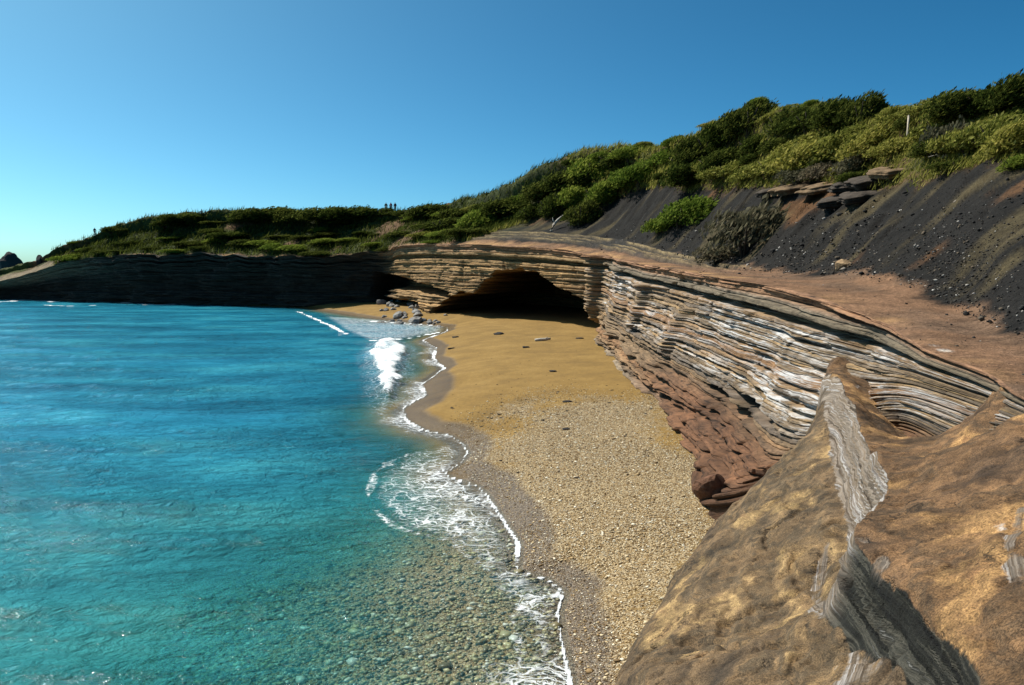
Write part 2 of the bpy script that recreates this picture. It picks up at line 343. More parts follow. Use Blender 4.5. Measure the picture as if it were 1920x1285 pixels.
r = P(200, 481, 157);    station(r, v3(-79.5, 158.5, 0), v3(-79.5, 160, 2.4), v3(-79.8, 159, 5.5), [P(200, 471, 160), P(200, 465, 162), P(200, 458, 164), P(200, 451, 167), P(200, 445, 170)])
r = P(130, 491, 163);    station(r, v3(-90, 163.5, 0), v3(-90.3, 165.5, 2.2), v3(-90.6, 165, 4.8), [P(130, 484, 165.5), P(130, 479, 167), P(130, 475, 168.5), P(130, 471, 170.5), P(130, 468, 173)])
r = P(70, 509, 166);     station(r, v3(-99, 168, 0), v3(-99.3, 170, 1.8), v3(-99.3, 169, 3.8), [P(70, 505, 169), P(70, 501, 171), P(70, 498, 173), P(70, 495, 175), P(70, 493, 178)])
r = P(5, 526, 169);      station(r, v3(-108, 172, 0), v3(-108.4, 173.5, 1.3), v3(-108.4, 173, 2.6), [P(5, 522, 171), P(5, 519, 173), P(5, 516, 175), P(5, 513, 178), P(5, 511, 182)])
r = P(-90, 541, 175);    station(r, v3(-123, 177, 0), v3(-123, 178, .8), v3(-123, 177.5, 1.7), [P(-90, 539, 177), P(-90, 538, 179), P(-90, 536, 181), P(-90, 535, 183), P(-90, 534, 186)])
r = P(-230, 550, 184);   station(r, v3(-146, 185, -.3), v3(-146, 186, 0), v3(-146, 186, .5), [P(-230, 550, 186), P(-230, 551, 188), P(-230, 552, 190), P(-230, 554, 192), P(-230, 556, 196)])

rims = np.array([s[0] for s in ST]); feet = np.array([s[1] for s in ST])
bases = np.array([s[2] for s in ST]); mids = np.array([s[3] for s in ST])
hills = np.array([s[4] for s in ST])
bur = feet.copy(); bur[:, 2] -= 1.2
back = hills[:, 4] + np.array([[18, 28, -9.0]]); back[14:, 0] -= 18; back[18:, 2] = -3
FACE = np.stack([bur, feet, bases, mids, rims], 1)            # n,5,3
HILL = np.concatenate([rims[:, None], hills, back[:, None]], 1)  # n,7,3
sp = np.concatenate([[0], np.cumsum(np.linalg.norm(np.diff(rims, axis=0), axis=1))])
# columns: finer where the cliff stands larger in view
ds = np.linspace(0, sp[-1], 6000); rp = hermite(sp, rims, ds); rx, ry = proj(rp)
wgt = np.where((rx > -120) & (rx < 2050) & (rp[:, 1] > 6), 1.0, .12)/np.clip(rp[:, 1], 7, 200)
cw = np.cumsum(wgt); cw = (cw-cw[0])/(cw[-1]-cw[0])
NC = 1250
SC = np.interp(np.linspace(0, 1, NC), cw, ds)
FC = hermite(sp, FACE, SC); HC = hermite(sp, HILL, SC)        # NC,5,3 / NC,7,3
# outward direction of the wall in plan
tan = np.gradient(FC[:, 4]*.4+FC[:, 2]*.6, axis=0); kk = np.ones(61)/61
nx, ny = -tan[:, 1], tan[:, 0]
nx = np.convolve(np.pad(nx/np.hypot(tan[:,0],tan[:,1]), 30, 'edge'), kk, 'valid'); ny = np.convolve(np.pad(ny/np.hypot(tan[:,0],tan[:,1]), 30, 'edge'), kk, 'valid')
nl = np.hypot(nx, ny); OUT = np.stack([nx/nl, ny/nl, 0*nx], 1)
if OUT[NC//2, 0] > 0: OUT = -OUT
fh = np.clip((FC[:, 4, 2]-FC[:, 1, 2])/6.0, .06, 1.3)         # relief scale follows the height of the face

# layers (bottom up): (thickness, recess)
LAY = [(.12, -.1)]
lr = np.random.default_rng(21)
v = 0.0; LV = []
while v < 1.0:
    th = lr.choice([.012, .018, .026, .036, .05], p=[.2, .28, .27, .17, .08])
    if v < .27: th = lr.choice([.02, .03, .045])
    LV.append([v, th, lr.uniform(-.03, .08)]); v += th
LV[-1][1] = 1.0-LV[-1][0]
for L in LV:
    u = lr.random()
    if u < .20: L[2] = -lr.uniform(.10, .26)
    if .815 < L[0] < .855: L[2] = -.85
    if .855 <= L[0] < .90: L[2] = .28
    if .925 < L[0] < .945: L[2] = -.28
    if L[0] > .96: L[2] = .20
    if .60 < L[0] < .625: L[2] = -.22
NLAY = len(LV)
palette = [(.33, .205, .105), (.27, .185, .105), (.38, .25, .125), (.22, .155, .095), (.33, .26, .18), (.30, .165, .078), (.16, .12, .085)]
WS = np.array([0, .05, .12, .3, .55, .8, .93])
vv = [np.array([-.12, -.05])]; ww = [np.array([.5, .5])]; ll = [np.array([0, 0])]
rowstart = []
cnt = 2
for k, (v0, th, o) in enumerate(LV):
    rowstart.append(cnt); vv.append(v0+WS*th); ww.append(WS); ll.append(np.full(len(WS), k)); cnt += len(WS)
vv.append(np.array([1.0])); ww.append(np.array([1.0])); ll.append(np.array([NLAY-1])); rowstart.append(cnt)
vv = np.concatenate(vv); ww = np.concatenate(ww); ll = np.concatenate(ll); NR = len(vv)
FV = hermite(np.array([-.12, 0, .25, .6, 1.0]), np.swapaxes(FC, 0, 1), vv)     # NR,NC,3
offs = np.array([L[2] for L in LV])[ll][:, None]
sg = SC[None, :]
blen = lr.uniform(1.2, 3.5, NLAY)[ll][:, None]; bph = lr.uniform(0, 9, NLAY)[ll][:, None]
wob = .35*noise(sg*.7, ll[:, None]*3.1, 0, 5)
bid = np.floor(sg/blen+bph+wob)
joint = np.abs((sg/blen+bph+wob)-np.round(sg/blen+bph+wob))*blen
blk = _h(bid, ll[:, None]*np.ones_like(bid), bid*0, 11)
mod = np.clip(.75+1.0*noise(sg*.16, ll[:, None]*1.7, 0, 3), 0, 1.7)
mod = np.where((vv[:, None] > .81) & (vv[:, None] < .90), np.clip(.85+.35*noise(sg*.2, ll[:, None]*1.7, 0, 3), .4, 1.2), mod)
prof = .07*(1-np.abs(2*ww-1)**3)[:, None] - .16*np.exp(-(np.minimum(ww, 1-ww)/.05)**2)[:, None]*(vv[:, None] < .985)
D = offs*mod + blk*.03 + prof*.75
D = D - .10*np.exp(-(joint/.07)**2)*np.clip(noise(sg*.4, ll[:, None]*2.2, 0, 8)+.2, 0, 1)
D = D + .55*fbm(sg*.11, vv[:, None]*1.2, 0, 31, 3) + .12*fbm(sg*.6, vv[:, None]*7, 0, 33, 4)
nb_ = noise(sg*.33, ll[:, None]*5.3, 0, 35)
D = D - .10*sstep(.22, .32, nb_)*(vv[:, None] > .27) + .06*sstep(-.25, -.4, nb_)
def hole(y0, y1, v0, hv, dep):
    s0, s1 = np.interp(y0, rp[300:3000, 1], ds[300:3000]), np.interp(y1, rp[300:3000, 1], ds[300:3000])
    e = np.hypot((sg-(s0+s1)/2)/((s1-s0)/2), (vv[:, None]-v0+.012*noise(sg*.5, 3.3, 0, 36))/hv)
    return -dep*sstep(1.0, .75, e)
D = D + hole(23.5, 30, .345, .034, 1.5) + hole(24, 33, .285, .030, 1.4) + hole(38, 44, .30, .022, .8) + hole(47, 55, .36, .02, .7) + hole(27, 31, .18, .02, .6) + hole(33, 40, .15, .03, .8)
# blocky slumped base
bm = sstep(.30, .20, vv)[:, None]
D = D + bm*(.12*blk + .12*np.sin(ww*np.pi)[:, None] + .14*noise(sg*.9, vv[:, None]*16, 0, 41) - .5*sstep(.25, .5, noise(sg*.22, vv[:, None]*22, 0, 43)))
# upright ribs and set-backs of the right wall
def rib(s0, w, a): return a*np.exp(-((sg-s0)/w)**4)
sK = sp[11]; sI = sp[9]; sH = sp[8]
D = D + rib(sK, 1.3, .8)*sstep(.12, .3, vv)[:, None] + rib(sI+1.5, .9, .5)*sstep(.25, .45, vv)[:, None]*sstep(.86, .8, vv)[:, None] + rib(sH+2.5, .8, .45)*sstep(.3, .4, vv)[:, None]*sstep(.75, .68, vv)[:, None]
pw = 5.5+0*sg
pid = np.floor(sg/pw+.8*noise(vv[:, None]*3, sg*.02, 0, 45)); vb = np.floor(vv[:, None]*5+.6*noise(sg*.05, vv[:, None]*2, 0, 46))
D = D + .12*_h(pid, vb, pid*0, 47)*sstep(.22, .34, vv)[:, None]
jr = np.random.default_rng(77)
for _ in range(46):
    s0 = jr.uniform(sp[5], sp[16]); v0 = jr.uniform(.25, .85); hv = jr.uniform(.06, .22)
    D = D - jr.uniform(.15, .45)*np.exp(-((sg-s0-.5*noise(vv[:, None]*9, s0, 0, 48))/jr.uniform(.05, .16))**2)*sstep(hv, hv*.7, np.abs(vv[:, None]-v0))
farm = sstep(122, 134, FV[..., 1]); D = D + farm*(1.3*fbm(sg*.16, vv[:, None]*2.5, 0, 49, 4)-.5*sstep(.1, .4, noise(sg*.3, ll[:, None]*2.3, 0, 50)))
D = D*fh[None, :]
Dtop = D[-1].copy()
rimz = .55*fbm(SC*.22, SC*0, 0, 54, 4)*sstep(122, 136, FC[:, 4, 1])*sstep(166, 150, FC[:, 4, 1])
V = FV + D[..., None]*OUT[None]
V[..., 2] += rimz[None]*sstep(.4, 1, vv)[:, None]
V[..., 2] += (.11*fbm(sg*.13, vv[:, None]*4, 0, 51, 3)+.02*fbm(sg*1.1, vv[:, None]*22, 0, 53, 2))*sstep(1, .95, vv)[:, None]*np.minimum(fh, 1)[None]
# the cave and the hollow left of it
qx, qy = proj(FV); wobp = 5*fbm(FV[..., 0]*.7, FV[..., 1]*.7, FV[..., 2]*1.3, 61, 3)
CAVE = [(800, 650), (812, 580), (838, 556), (868, 546), (893, 550), (908, 528), (930, 508), (975, 501), (1015, 512), (1055, 538), (1092, 560), (1113, 586), (1118, 660)]
HOL = [(690, 600), (694, 508), (740, 514), (800, 532), (846, 548), (836, 560), (770, 548), (722, 545), (716, 556), (790, 566), (800, 600)]
far_m = (FV[..., 1] > 70)
cd = sdpoly(qx, qy+wobp, CAVE); push = 30*sstep(0, 11, cd)*(cd > 0)
hd = sdpoly(qx, qy+wobp*.4, HOL); push = np.maximum(push, 7*sstep(0, 8, hd)*(hd > 0))
V = V + (push*far_m)[..., None]*np.array([.35, .94, 0])
# colours
ci = lr.integers(0, len(palette), NLAY)
colr = np.array(palette)[ci][ll][:, None, :]*np.ones((1, NC, 1))
Yc = FV[..., 1]
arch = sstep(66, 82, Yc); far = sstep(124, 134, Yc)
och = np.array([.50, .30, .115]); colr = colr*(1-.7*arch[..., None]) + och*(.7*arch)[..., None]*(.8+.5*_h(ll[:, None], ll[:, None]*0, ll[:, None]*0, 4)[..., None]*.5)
far_shade = np.array([.030, .028, .027]); colr = colr*(1-.92*far[..., None]) + far_shade*(.92*far)[..., None]  # far wall's shade painted into the rock colour as near-black
tip = sstep(155, 168, Yc)*sstep(.55, .8, vv)[:, None]; colr = colr*(1-tip[..., None]) + np.array([.26, .20, .13])*tip[..., None]
red = (sstep(.36, .2, vv + .06*fbm(sg*.3, vv[:, None]*4, 0, 71, 3)[0][0]*0)[:, None])*(1-arch)*(1-far)
redn = sstep(-.3, .3, fbm(sg*.25, vv[:, None]*6, 0, 73, 3)); rc = np.array([.165, .078, .038])
nearred = sstep(50, 30, Yc)*.85+.15
colr = colr*(1-(red*nearred)[..., None]) + (rc*(.7+.5*redn[..., None]))*(red*nearred)[..., None]
topo = sstep(.9, .95, vv)[:, None]*(1-far); colr = colr*(1-.8*topo[..., None]) + np.array([.36, .19, .105])*(.8*topo)[..., None]
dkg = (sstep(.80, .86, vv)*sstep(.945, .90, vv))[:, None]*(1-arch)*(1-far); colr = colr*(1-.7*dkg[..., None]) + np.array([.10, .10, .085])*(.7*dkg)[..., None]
salt = sstep(.30, .45, vv)[:, None]*sstep(.86, .80, vv)[:, None]*(1-arch)*sstep(-.6, .2, fbm(sg*.10, vv[:, None]*7, 0, 81, 3))
colr = colr*.84
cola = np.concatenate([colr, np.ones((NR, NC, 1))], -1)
strat = np.stack([np.broadcast_to(sg, (NR, NC)), np.broadcast_to((vv*6.5)[:, None], (NR, NC)), 0*D], -1)

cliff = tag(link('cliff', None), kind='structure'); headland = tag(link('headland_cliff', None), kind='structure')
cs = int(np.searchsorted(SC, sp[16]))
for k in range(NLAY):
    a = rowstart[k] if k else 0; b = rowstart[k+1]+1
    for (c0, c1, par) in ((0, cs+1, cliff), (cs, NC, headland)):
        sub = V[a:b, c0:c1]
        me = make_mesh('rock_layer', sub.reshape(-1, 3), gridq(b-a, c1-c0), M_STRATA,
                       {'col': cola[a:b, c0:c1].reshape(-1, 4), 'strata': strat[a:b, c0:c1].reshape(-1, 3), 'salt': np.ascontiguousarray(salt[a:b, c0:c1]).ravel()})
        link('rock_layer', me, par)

# ------------------------------------------------------------------ plateau, scree and hill behind the rim
NH = 170
tt = np.linspace(0, 1, NH)**1.25*6.0
HV = hermite(np.arange(7.0), np.swapaxes(HC, 0, 1), tt)
fall = np.exp(-np.linalg.norm(HV-HV[:1], axis=-1)/.8)
X, Y0 = HV[..., 0].copy(), HV[..., 1].copy()
HV = HV + (Dtop[None]*fall)[..., None]*OUT[None]; HV[..., 2] += rimz[None]*np.exp(-tt*1.5)[:, None]
inl = (1-fall)*np.clip(Y0/40, .35, 1.6)
zt = sstep(1.0, 2.2, tt)[:, None]
HV[..., 2] += inl*(.28*zt*fbm(X*.25, Y0*.25, 0, 101, 4) + .06*fbm(X*.9, Y0*.9, 0, 103, 3)+.5*sstep(3, 4, tt)[:, None]*fbm(X*.12, Y0*.12, 0, 105, 3))
HV[..., 2] += inl*zt*(.22*fbm(X*.25+Y0*.12, Y0*.9-X*.5, 0, 107, 4)-.10*sstep(.8, .98, 1-np.abs(fbm(X*.2, Y0*.8-X*.45, 0, 109, 3))))
lw = sstep(42, 55, Y0)*sstep(112, 100, Y0)
tw = tt[:, None] + .05*fbm(X*.25, Y0*.25, 0, 131, 3)
HV[..., 2] += lw*.42*(sstep(.40, .44, tw)+sstep(.68, .72, tw)+sstep(.95, .99, tw)-3*sstep(.3, 1.1, tw))
tn = tt[:, None] + .22*fbm(X*.3, Y0*.3, 0, 111, 4) + .16*fbm(X*1.1, Y0*1.1, 0, 112, 3) + .55*sstep(62, 80, Y0)*sstep(1.5, .3, tt)[:, None]
def lerp(a, b, f): return a*(1-f[..., None]) + np.asarray(b)*f[..., None]
hc = np.ones(HV.shape)*np.array([.20, .112, .064])
hc = lerp(hc, [.15, .092, .058], sstep(-.25, .3, fbm(X*.5, Y0*.3, 0, 113, 4)))
hc = lerp(hc, [.33, .19, .09], sstep(.35, .05, tt)[:, None]*sstep(-.3, .3, fbm(X*.4, Y0*.4, 0, 125, 3)))
hc = lerp(hc, [.50, .45, .40], sstep(.12, .3, fbm(X*.9, Y0*.35, 0, 127, 4))*(sstep(.02, .06, tt)*sstep(.22, .14, tt))[:, None]*sstep(24, 18, Y0))
hc = lerp(hc, [.0125, .0115, .0105], sstep(.82, 1.06, tn))
hc = lerp(hc, [.12, .06, .026], .8*sstep(.22, .5, fbm(X*.22+3, Y0*.22, 0, 115, 4))*sstep(1.1, 1.5, tn))
hc = lerp(hc, [.11, .085, .04], .5*sstep(.1, .5, fbm(X*.15+Y0*.1, Y0*.6, 0, 121, 4))*sstep(1.0, 1.4, tn))
hc = lerp(hc, [.10, .062, .03], sstep(2.85, 3.1, tn))
hc = lerp(hc, [.045, .055, .016], .85*sstep(3.0, 3.3, tn)*sstep(-.35, .1, fbm(X*.3, Y0*.3, 0, 117, 4)))
lb = lw*sstep(.36, .42, tw)*sstep(1.12, 1.0, tw)
hc = lerp(hc, [.035, .033, .031], .85*lb)
hc = lerp(hc, [.30, .22, .11], .8*lw*(np.exp(-((tw-.455)/.022)**2)+np.exp(-((tw-.735)/.022)**2)+np.exp(-((tw-1.005)/.025)**2))*sstep(-.5, .1, fbm(X*.2, Y0*.2, 0, 133, 3)))
fg = sstep(95, 122, Y0)
hfar = np.ones(HV.shape)*np.array([.035, .045, .014])
hfar = lerp(hfar, [.06, .07, .02], sstep(0, .4, fbm(X*.12, Y0*.2, 0, 119, 4)))
hfar = lerp(hfar, [.12, .072, .038], sstep(.15, .4, fbm(X*.1+9, Y0*.16, 0, 123, 3)))
hc = lerp(hc, hfar, fg*sstep(-.1, .25, tt[:, None]+.15*fbm(X*.2, Y0*.2, 0, 129, 3)))
hc = lerp(hc, [.20, .155, .10], sstep(163, 169, Y0)*sstep(2.6, 1.6, tn))
hcol = np.concatenate([hc, np.ones(hc.shape[:2]+(1,))], -1)
HQ = gridq(NH, NC)
hill_me = make_mesh('hillside', HV.reshape(-1, 3), HQ, M_GROUND, {'col': hcol.reshape(-1, 4)})
tag(link('hillside', hill_me), kind='structure')
bv = BVHTree.FromPolygons([tuple(p) for p in HV[::2, ::3].reshape(-1, 3)], [tuple(int(i) for i in q) for q in gridq(HV[::2, ::3].shape[0], HV[::2, ::3].shape[1])])
def on_hill(px, py):
    d = Vector(ray(px, py)).normalized(); hit = bv.ray_cast(Vector((0, 0, H)), d)
    return hit[0]
def on_crest(px):
    for py in range(360, 540):
        p = on_hill(px, py+.5)
        if p is not None and p[1] < 190: return p
def hill_z(x, y):
    hit = bv.ray_cast(Vector((x, y, 200)), Vector((0, 0, -1))); return hit[0]

# ------------------------------------------------------------------ shoreline, beach and sea
SHPX = [(1079, 1400), (1078, 1285), (1060, 1200), (1052, 1150), (1063, 1110), (1030, 1085), (975, 1068), (978, 1020), (955, 985), (935, 955), (915, 925), (895, 908), (862, 899), (838, 889), (868, 868), (881, 850), (872, 832), (845, 815), (800, 806), (765, 788), (757, 768), (775, 755), (802, 742), (792, 722), (812, 708), (836, 690), (815, 672), (820, 652), (795, 638), (838, 622), (842, 614), (800, 608), (740, 602), (690, 596), (640, 588), (590, 580), (560, 577)]
shore = [PZ(a, b, .02)[:2] for a, b in SHPX]
near_end = [np.array(p) for p in ((.3, -60.), (.3, -8.), (.7, 3.), (.85, 7.))]
far_end = [feet[i][:2]+np.array([0, 1.5]) for i in range(18, len(ST))]
WLINE = np.array(near_end+shore+far_end)
LAND = np.array(list(WLINE)+[(-150, 215), (-60, 250), (60, 300), (400, 320), (400, -60)])
def shore_sd(x, y):        # positive offshore
    d = polydist(x, y, LAND[:-3], closed=False); return np.where(inpoly(x, y, LAND), -d, d)
def depth_of(d): return 3.6*(1-np.exp(-np.maximum(d, 0)*.032))
def beach_z(d, x, y):
    z = np.where(d > 0, -depth_of(d), 1.15*(1-np.exp(np.minimum(d, 0)/3.2)))
    return z + np.where(d < 0, .05*fbm(x*.35, y*.35, 0, 201, 3)*sstep(0, -2, d), .12*fbm(x*.3, y*.3, 0, 203, 3)*sstep(0, 4, d))
def polar(az0, az1, na, r0, r1, nr):
    az = np.radians(np.linspace(az0, az1, na)); rr = np.exp(np.linspace(math.log(r0), math.log(r1), nr))
    R, A = np.meshgrid(rr, az, indexing='ij'); return R*np.sin(A), R*np.cos(A)
bx, by = polar(-62, 60, 520, 3.0, 320, 420)
bd = shore_sd(bx, by); bz = beach_z(bd, bx, by)
bpx, bpy_ = proj(np.stack([bx, by, bz], -1))
GRAVPX = [(1090, 768), (1230, 765), (1330, 860), (1520, 960), (1330, 1420), (1000, 1420), (1040, 1100), (985, 1050), (985, 985), (1030, 930), (1000, 880), (900, 850), (860, 830), (960, 800)]
GRAV = np.array([PZ(a, b, .7)[:2] for a, b in GRAVPX])
gsd = sdpoly(bx, by, GRAV); gravel = sstep(-6.5, 3.5, gsd+3.0*fbm(bx*.35, by*.25, 0, 207, 3))*.8
gravel = np.where(bd > .3, np.maximum(gravel, sstep(.2, 1.2, bd)*sstep(34, 24, by)), gravel)
WETPX = [(838, 889), (900, 862), (960, 900), (1010, 950), (1020, 1010), (975, 1060)]
WET = np.array([PZ(a, b, .3)[:2] for a, b in WETPX+[(940, 990)]])
wet = np.maximum(sstep(-1.5, -.25, bd+.35*fbm(bx*.5, by*.4, 0, 209, 3)), sstep(-.5, .4, sdpoly(bx, by, WET)))
WET2 = np.array([PZ(a, b, .2)[:2] for a, b in [(760, 780), (830, 765), (850, 735), (852, 715), (835, 690), (790, 720)]])
wet = np.maximum(wet, sstep(-.8, .8, sdpoly(bx, by, WET2)))
wet = np.maximum(wet, sstep(-1.5, 0, bd)*sstep(90, 110, by))
wet = wet*(1-.62*sstep(.1, .9, bd))
beach_me = make_mesh('beach', np.stack([bx, by, bz], -1).reshape(-1, 3), gridq(*bx.shape), M_BEACH, {'wet': wet.ravel(), 'gravel': gravel.ravel()})
tag(link('beach', beach_me), kind='structure')

wx, wy = polar(-66, 32, 640, 4.0, 9000, 620)
wd = shore_sd(wx, wy); dist = np.hypot(wx, wy)
amp = sstep(.5, 14, wd)*sstep(2500, 300, dist)
wz = amp*(.05*np.sin(.9*(wx*.35+wy*.94)+2.2*fbm(wx*.08, wy*.08, 0, 301, 3)) + .045*np.sin(1.7*(wx*.1+wy*.99)+3*fbm(wx*.1+5, wy*.1, 0, 303, 3)))
wz = wz + amp*sstep(160, 40, dist)*(.09*fbm(wx*.55, wy*1.1, 0, 305, 4))
wz = wz + .025
fpx, fpy = proj(np.stack([wx, wy, wz*0], -1))
def pxpoly(pts): return np.array([PZ(a, b, 0)[:2] for a, b in pts])
foam = np.zeros_like(wx)
ew = (.07+.16*np.clip(noise(wx*.9, wy*.5, 0, 341)+.2, 0, 1))*np.clip(wy/28, .8, 2.2)
foam = np.maximum(foam, sstep(1.0, .3, np.abs(wd-.08)/ew)*np.where(wy < 100, .84+.14*noise(wx*1.7, wy*1.1, 0, 343), .7)*(wd > -.4))           # swash edge
foam = np.maximum(foam, .73*sstep(3.2, .3, wd+.8*fbm(wx*.5, wy*.35, 0, 313, 3))*sstep(-.6, .0, noise(wx*.3, wy*.25, 0, 311))*(wd > 0)*sstep(120, 60, wy))
LACE = pxpoly([(690, 935), (705, 885), (760, 850), (850, 830), (882, 850), (840, 890), (900, 908), (935, 955), (978, 1020), (975, 1068), (1062, 1110), (1060, 1285), (1000, 1285), (960, 1180), (880, 1060), (830, 1018), (735, 990)])
foam = np.maximum(foam, (.69+.08*fbm(wx*.5, wy*.5, 0, 347, 3))*sstep(-.6, .7, sdpoly(wx, wy, LACE)))
def fline(pts, w, a):
    global foam
    foam = np.maximum(foam, a*sstep(w, w*.2, polydist(wx, wy, pxpoly(pts), False)+.5*w*noise(wx*1.3, wy*.9, 0, 349)))
fline([(700, 955), (740, 990), (800, 1008), (850, 1018), (880, 1050), (930, 1075), (985, 1080)], .30, .74)
fline([(690, 935), (700, 890), (740, 862), (800, 845)], .25, .70)
fline([(560, 585), (590, 598), (620, 612), (648, 627)], .55, 1.0)
fline([(720, 870), (770, 880), (830, 895)], .3, .74); fline([(735, 955), (800, 935), (870, 930), (920, 945)], .4, .74)
fline([(980, 1230), (960, 1160), (1000, 1120), (1050, 1115)], .4, .74)
BRK = pxpoly([(678, 668), (694, 645), (740, 636), (776, 655), (766, 690), (768, 720), (750, 760), (716, 778), (698, 745), (690, 700)])
brd = sdpoly(wx, wy, BRK)+.35*fbm(wx*.8, wy*.4, 0, 321, 3)
foam = np.maximum(foam, .62*sstep(-3.2, .5, sdpoly(wx, wy, BRK)))
foam = np.maximum(foam, sstep(-.5, 1.1, brd)*(.84+.13*noise(wx*1.5, wy*.7, 0, 345))); wz = wz + .45*sstep(-.2, 1.3, brd) + .12*sstep(0, .6, brd)*fbm(wx*2, wy*1.2, 0, 323, 3)
WASH = pxpoly([(600, 592), (700, 598), (842, 612), (838, 624), (760, 636), (680, 640), (640, 622)])
foam = np.maximum(foam, .70*sstep(-1, 1.5, sdpoly(wx, wy, WASH)))
fline([(700, 603), (760, 607), (838, 612)], .5, .95); fline([(690, 640), (760, 636), (835, 622)], .4, .95)
fw = sstep(2.2, .4, np.abs(wd-1.6))*sstep(135, 142, wy)*sstep(.0, .35, noise(wx*.12, wy*.12, 0, 331)+.25)
foam = np.maximum(foam, fw*sstep(150, 152, wy)*1.0); 
fline([(0, 567), (50, 563), (95, 561), (100, 566)], 2.0, 1.0); fline([(85, 573), (130, 575), (180, 573)], 1.0, 1.0); fline([(270, 572), (340, 571)], .9, .95)
dp = depth_of(wd); opac = np.clip(1-np.exp(-(dp*(1.05+1.6*sstep(17, 29, wy)))**1.7), 0, 1)
opac = np.maximum(opac, .10*sstep(0, .8, wd))
keep = (wd > -.7).ravel()
wq = gridq(*wx.shape); wq = wq[keep[wq].all(1)]
wz = np.where(wd < 0, np.minimum(wz, .03)+.0, np.maximum(wz, .02))
used = np.unique(wq); remap = np.full(wx.size, -1); remap[used] = np.arange(len(used))
WV = np.stack([wx, wy, wz], -1).reshape(-1, 3)[used]
sea_me = make_mesh('sea', WV, remap[wq], M_WATER, {'opac': opac.ravel()[used], 'foam': foam.ravel()[used], 'far': sstep(14, 40, dist).ravel()[used]})
tag(link('sea', sea_me), kind='structure')
# sea floor continues far out as one plain sheet
sf = make_mesh('sea_floor', [(-9000, -300, -3.9), (9000, -300, -3.9), (9000, 9000, -3.9), (-9000, 9000, -3.9)], [(0, 1, 2, 3)], M_BEACH, {'wet': np.ones(4), 'gravel': np.zeros(4)})
tag(link('sea_floor', sf), kind='structure')

# ------------------------------------------------------------------ near eroded rock (heightfield through surveyed points)
CU = [(1558, 658, 5.03), (1574, 700, 4.92), (1600, 755, 4.88), (1650, 800, 4.72), (1650, 742, 4.45), (1602, 695, 4.62), (1700, 784, 4.40), (1760, 824, 4.40), (1640, 850, 4.92), (1700, 850, 4.78), (1770, 870, 4.85), (1668, 905, 4.96), (1852, 742, 5.56), (1922, 772, 5.69), (1838, 775, 5.3), (1800, 805, 4.6), (1905, 790, 5.6), (1860, 840, 5.42), (1920, 850, 5.55), (1740, 900, 5.05), (1800, 900, 5.2), (1900, 950, 5.42), (1640, 950, 4.98),
 (1604, 990, 4.96), (1605, 1015, 4.96), (1640, 1050, 5.0), (1700, 1100, 5.05), (1760, 1160, 5.08), (1815, 1235, 5.1), (1850, 1300, 5.1), (1900, 1100, 5.42), (1960, 1285, 5.5), (1800, 1000, 5.22), (1720, 1010, 5.1), (1900, 1240, 5.25)]
CL_ = [(1110, 1285, 3.25), (1200, 1130, 2.95), (1260, 1050, 2.8), (1335, 955, 2.75), (1345, 1000, 3.05), (1400, 905, 3.2), (1480, 828, 3.9), (1535, 745, 4.5), (1550, 690, 4.86), (1556, 655, 5.02),
 (1450, 950, 3.65), (1500, 880, 4.0), (1530, 950, 4.05), (1580, 985, 4.2), (1400, 1050, 3.55), (1300, 1100, 3.3), (1300, 1250, 3.65), (1450, 1200, 3.9), (1500, 1285, 4.1), (1560, 1100, 4.1), (1600, 1200, 4.40), (1720, 1288, 4.70), (1590, 1040, 4.45), (1640, 1110, 4.60), (1690, 1200, 4.66), (1640, 1285, 4.55),
 (1545, 850, 4.15), (1560, 900, 4.15), (1590, 965, 4.2), (1548, 790, 4.4), (1370, 1000, 3.45), (1400, 960, 3.6)]
def tps(r2): return r2*np.log(r2+1e-9)
def fit(pts, extra, reg):
    cp_ = np.vstack([np.array([PZ(*c) for c in pts]), np.array(extra)])
    n = len(cp_); A = np.zeros((n+3, n+3)); d2 = ((cp_[:, None, :2]-cp_[None, :, :2])**2).sum(-1)
    A[:n, :n] = tps(d2)+np.eye(n)*reg; A[:n, n] = 1; A[:n, n+1:] = cp_[:, :2]; A[n, :n] = 1; A[n+1:, :n] = cp_[:, :2].T
    coef = np.linalg.solve(A, np.concatenate([cp_[:, 2], np.zeros(3)]))
    def ev(x, y):
        z = coef[n]+coef[n+1]*x+coef[n+2]*y
        for i in range(n): z = z + coef[i]*tps((x-cp_[i, 0])**2+(y-cp_[i, 1])**2)
        return z
    return ev
evU = fit(CU, [(8.1, 17, 4.38), (8.9, 19.8, 4.5), (9.4, 22.5, 4.9), (7.35, 14, 4.33), (6.95, 12.5, 4.5), (6.75, 10.9, 5.66), (6.4, 9.6, 5.68), (6, 8, 5.66), (5.5, 5, 5.64), (5, 1, 5.65), (2.6, 1, 5.3)], .03)
evL = fit(CL_, [(0, 1.5, 4.4), (-.8, 3, 3.8), (.2, 5, 3.7), (-1, -1, 4.6), (2, 2, 4.5), (6.5, 14, 4.3), (9.3, 22.6, 4.9), (4.5, 8, 4.3)], .05)
az = np.radians(np.linspace(-32, 62, 620)); rr = np.exp(np.linspace(math.log(1.6), math.log(25), 650))
R_, A_ = np.meshgrid(rr, az, indexing='ij'); kx, ky = R_*np.sin(A_), R_*np.cos(A_)
STEP = np.array([tuple(PZ(a, b, z)[:2]) for a, b, z in [(1556, 655, 5.03), (1571, 694, 4.93), (1600, 755, 4.88), (1640, 850, 4.92), (1668, 905, 4.96), (1650, 932, 4.98), (1620, 960, 4.98), (1600, 988, 4.96), (1602, 1018, 4.96), (1640, 1055, 5.0), (1700, 1105, 5.05), (1760, 1168, 5.08), (1812, 1242, 5.1), (1845, 1305, 5.1)]] + [(1.6, 1.2), (1.4, -3)])
UPP = np.array(list(STEP)+[(14, -3), (14, 26), (9.6, 23.6)])
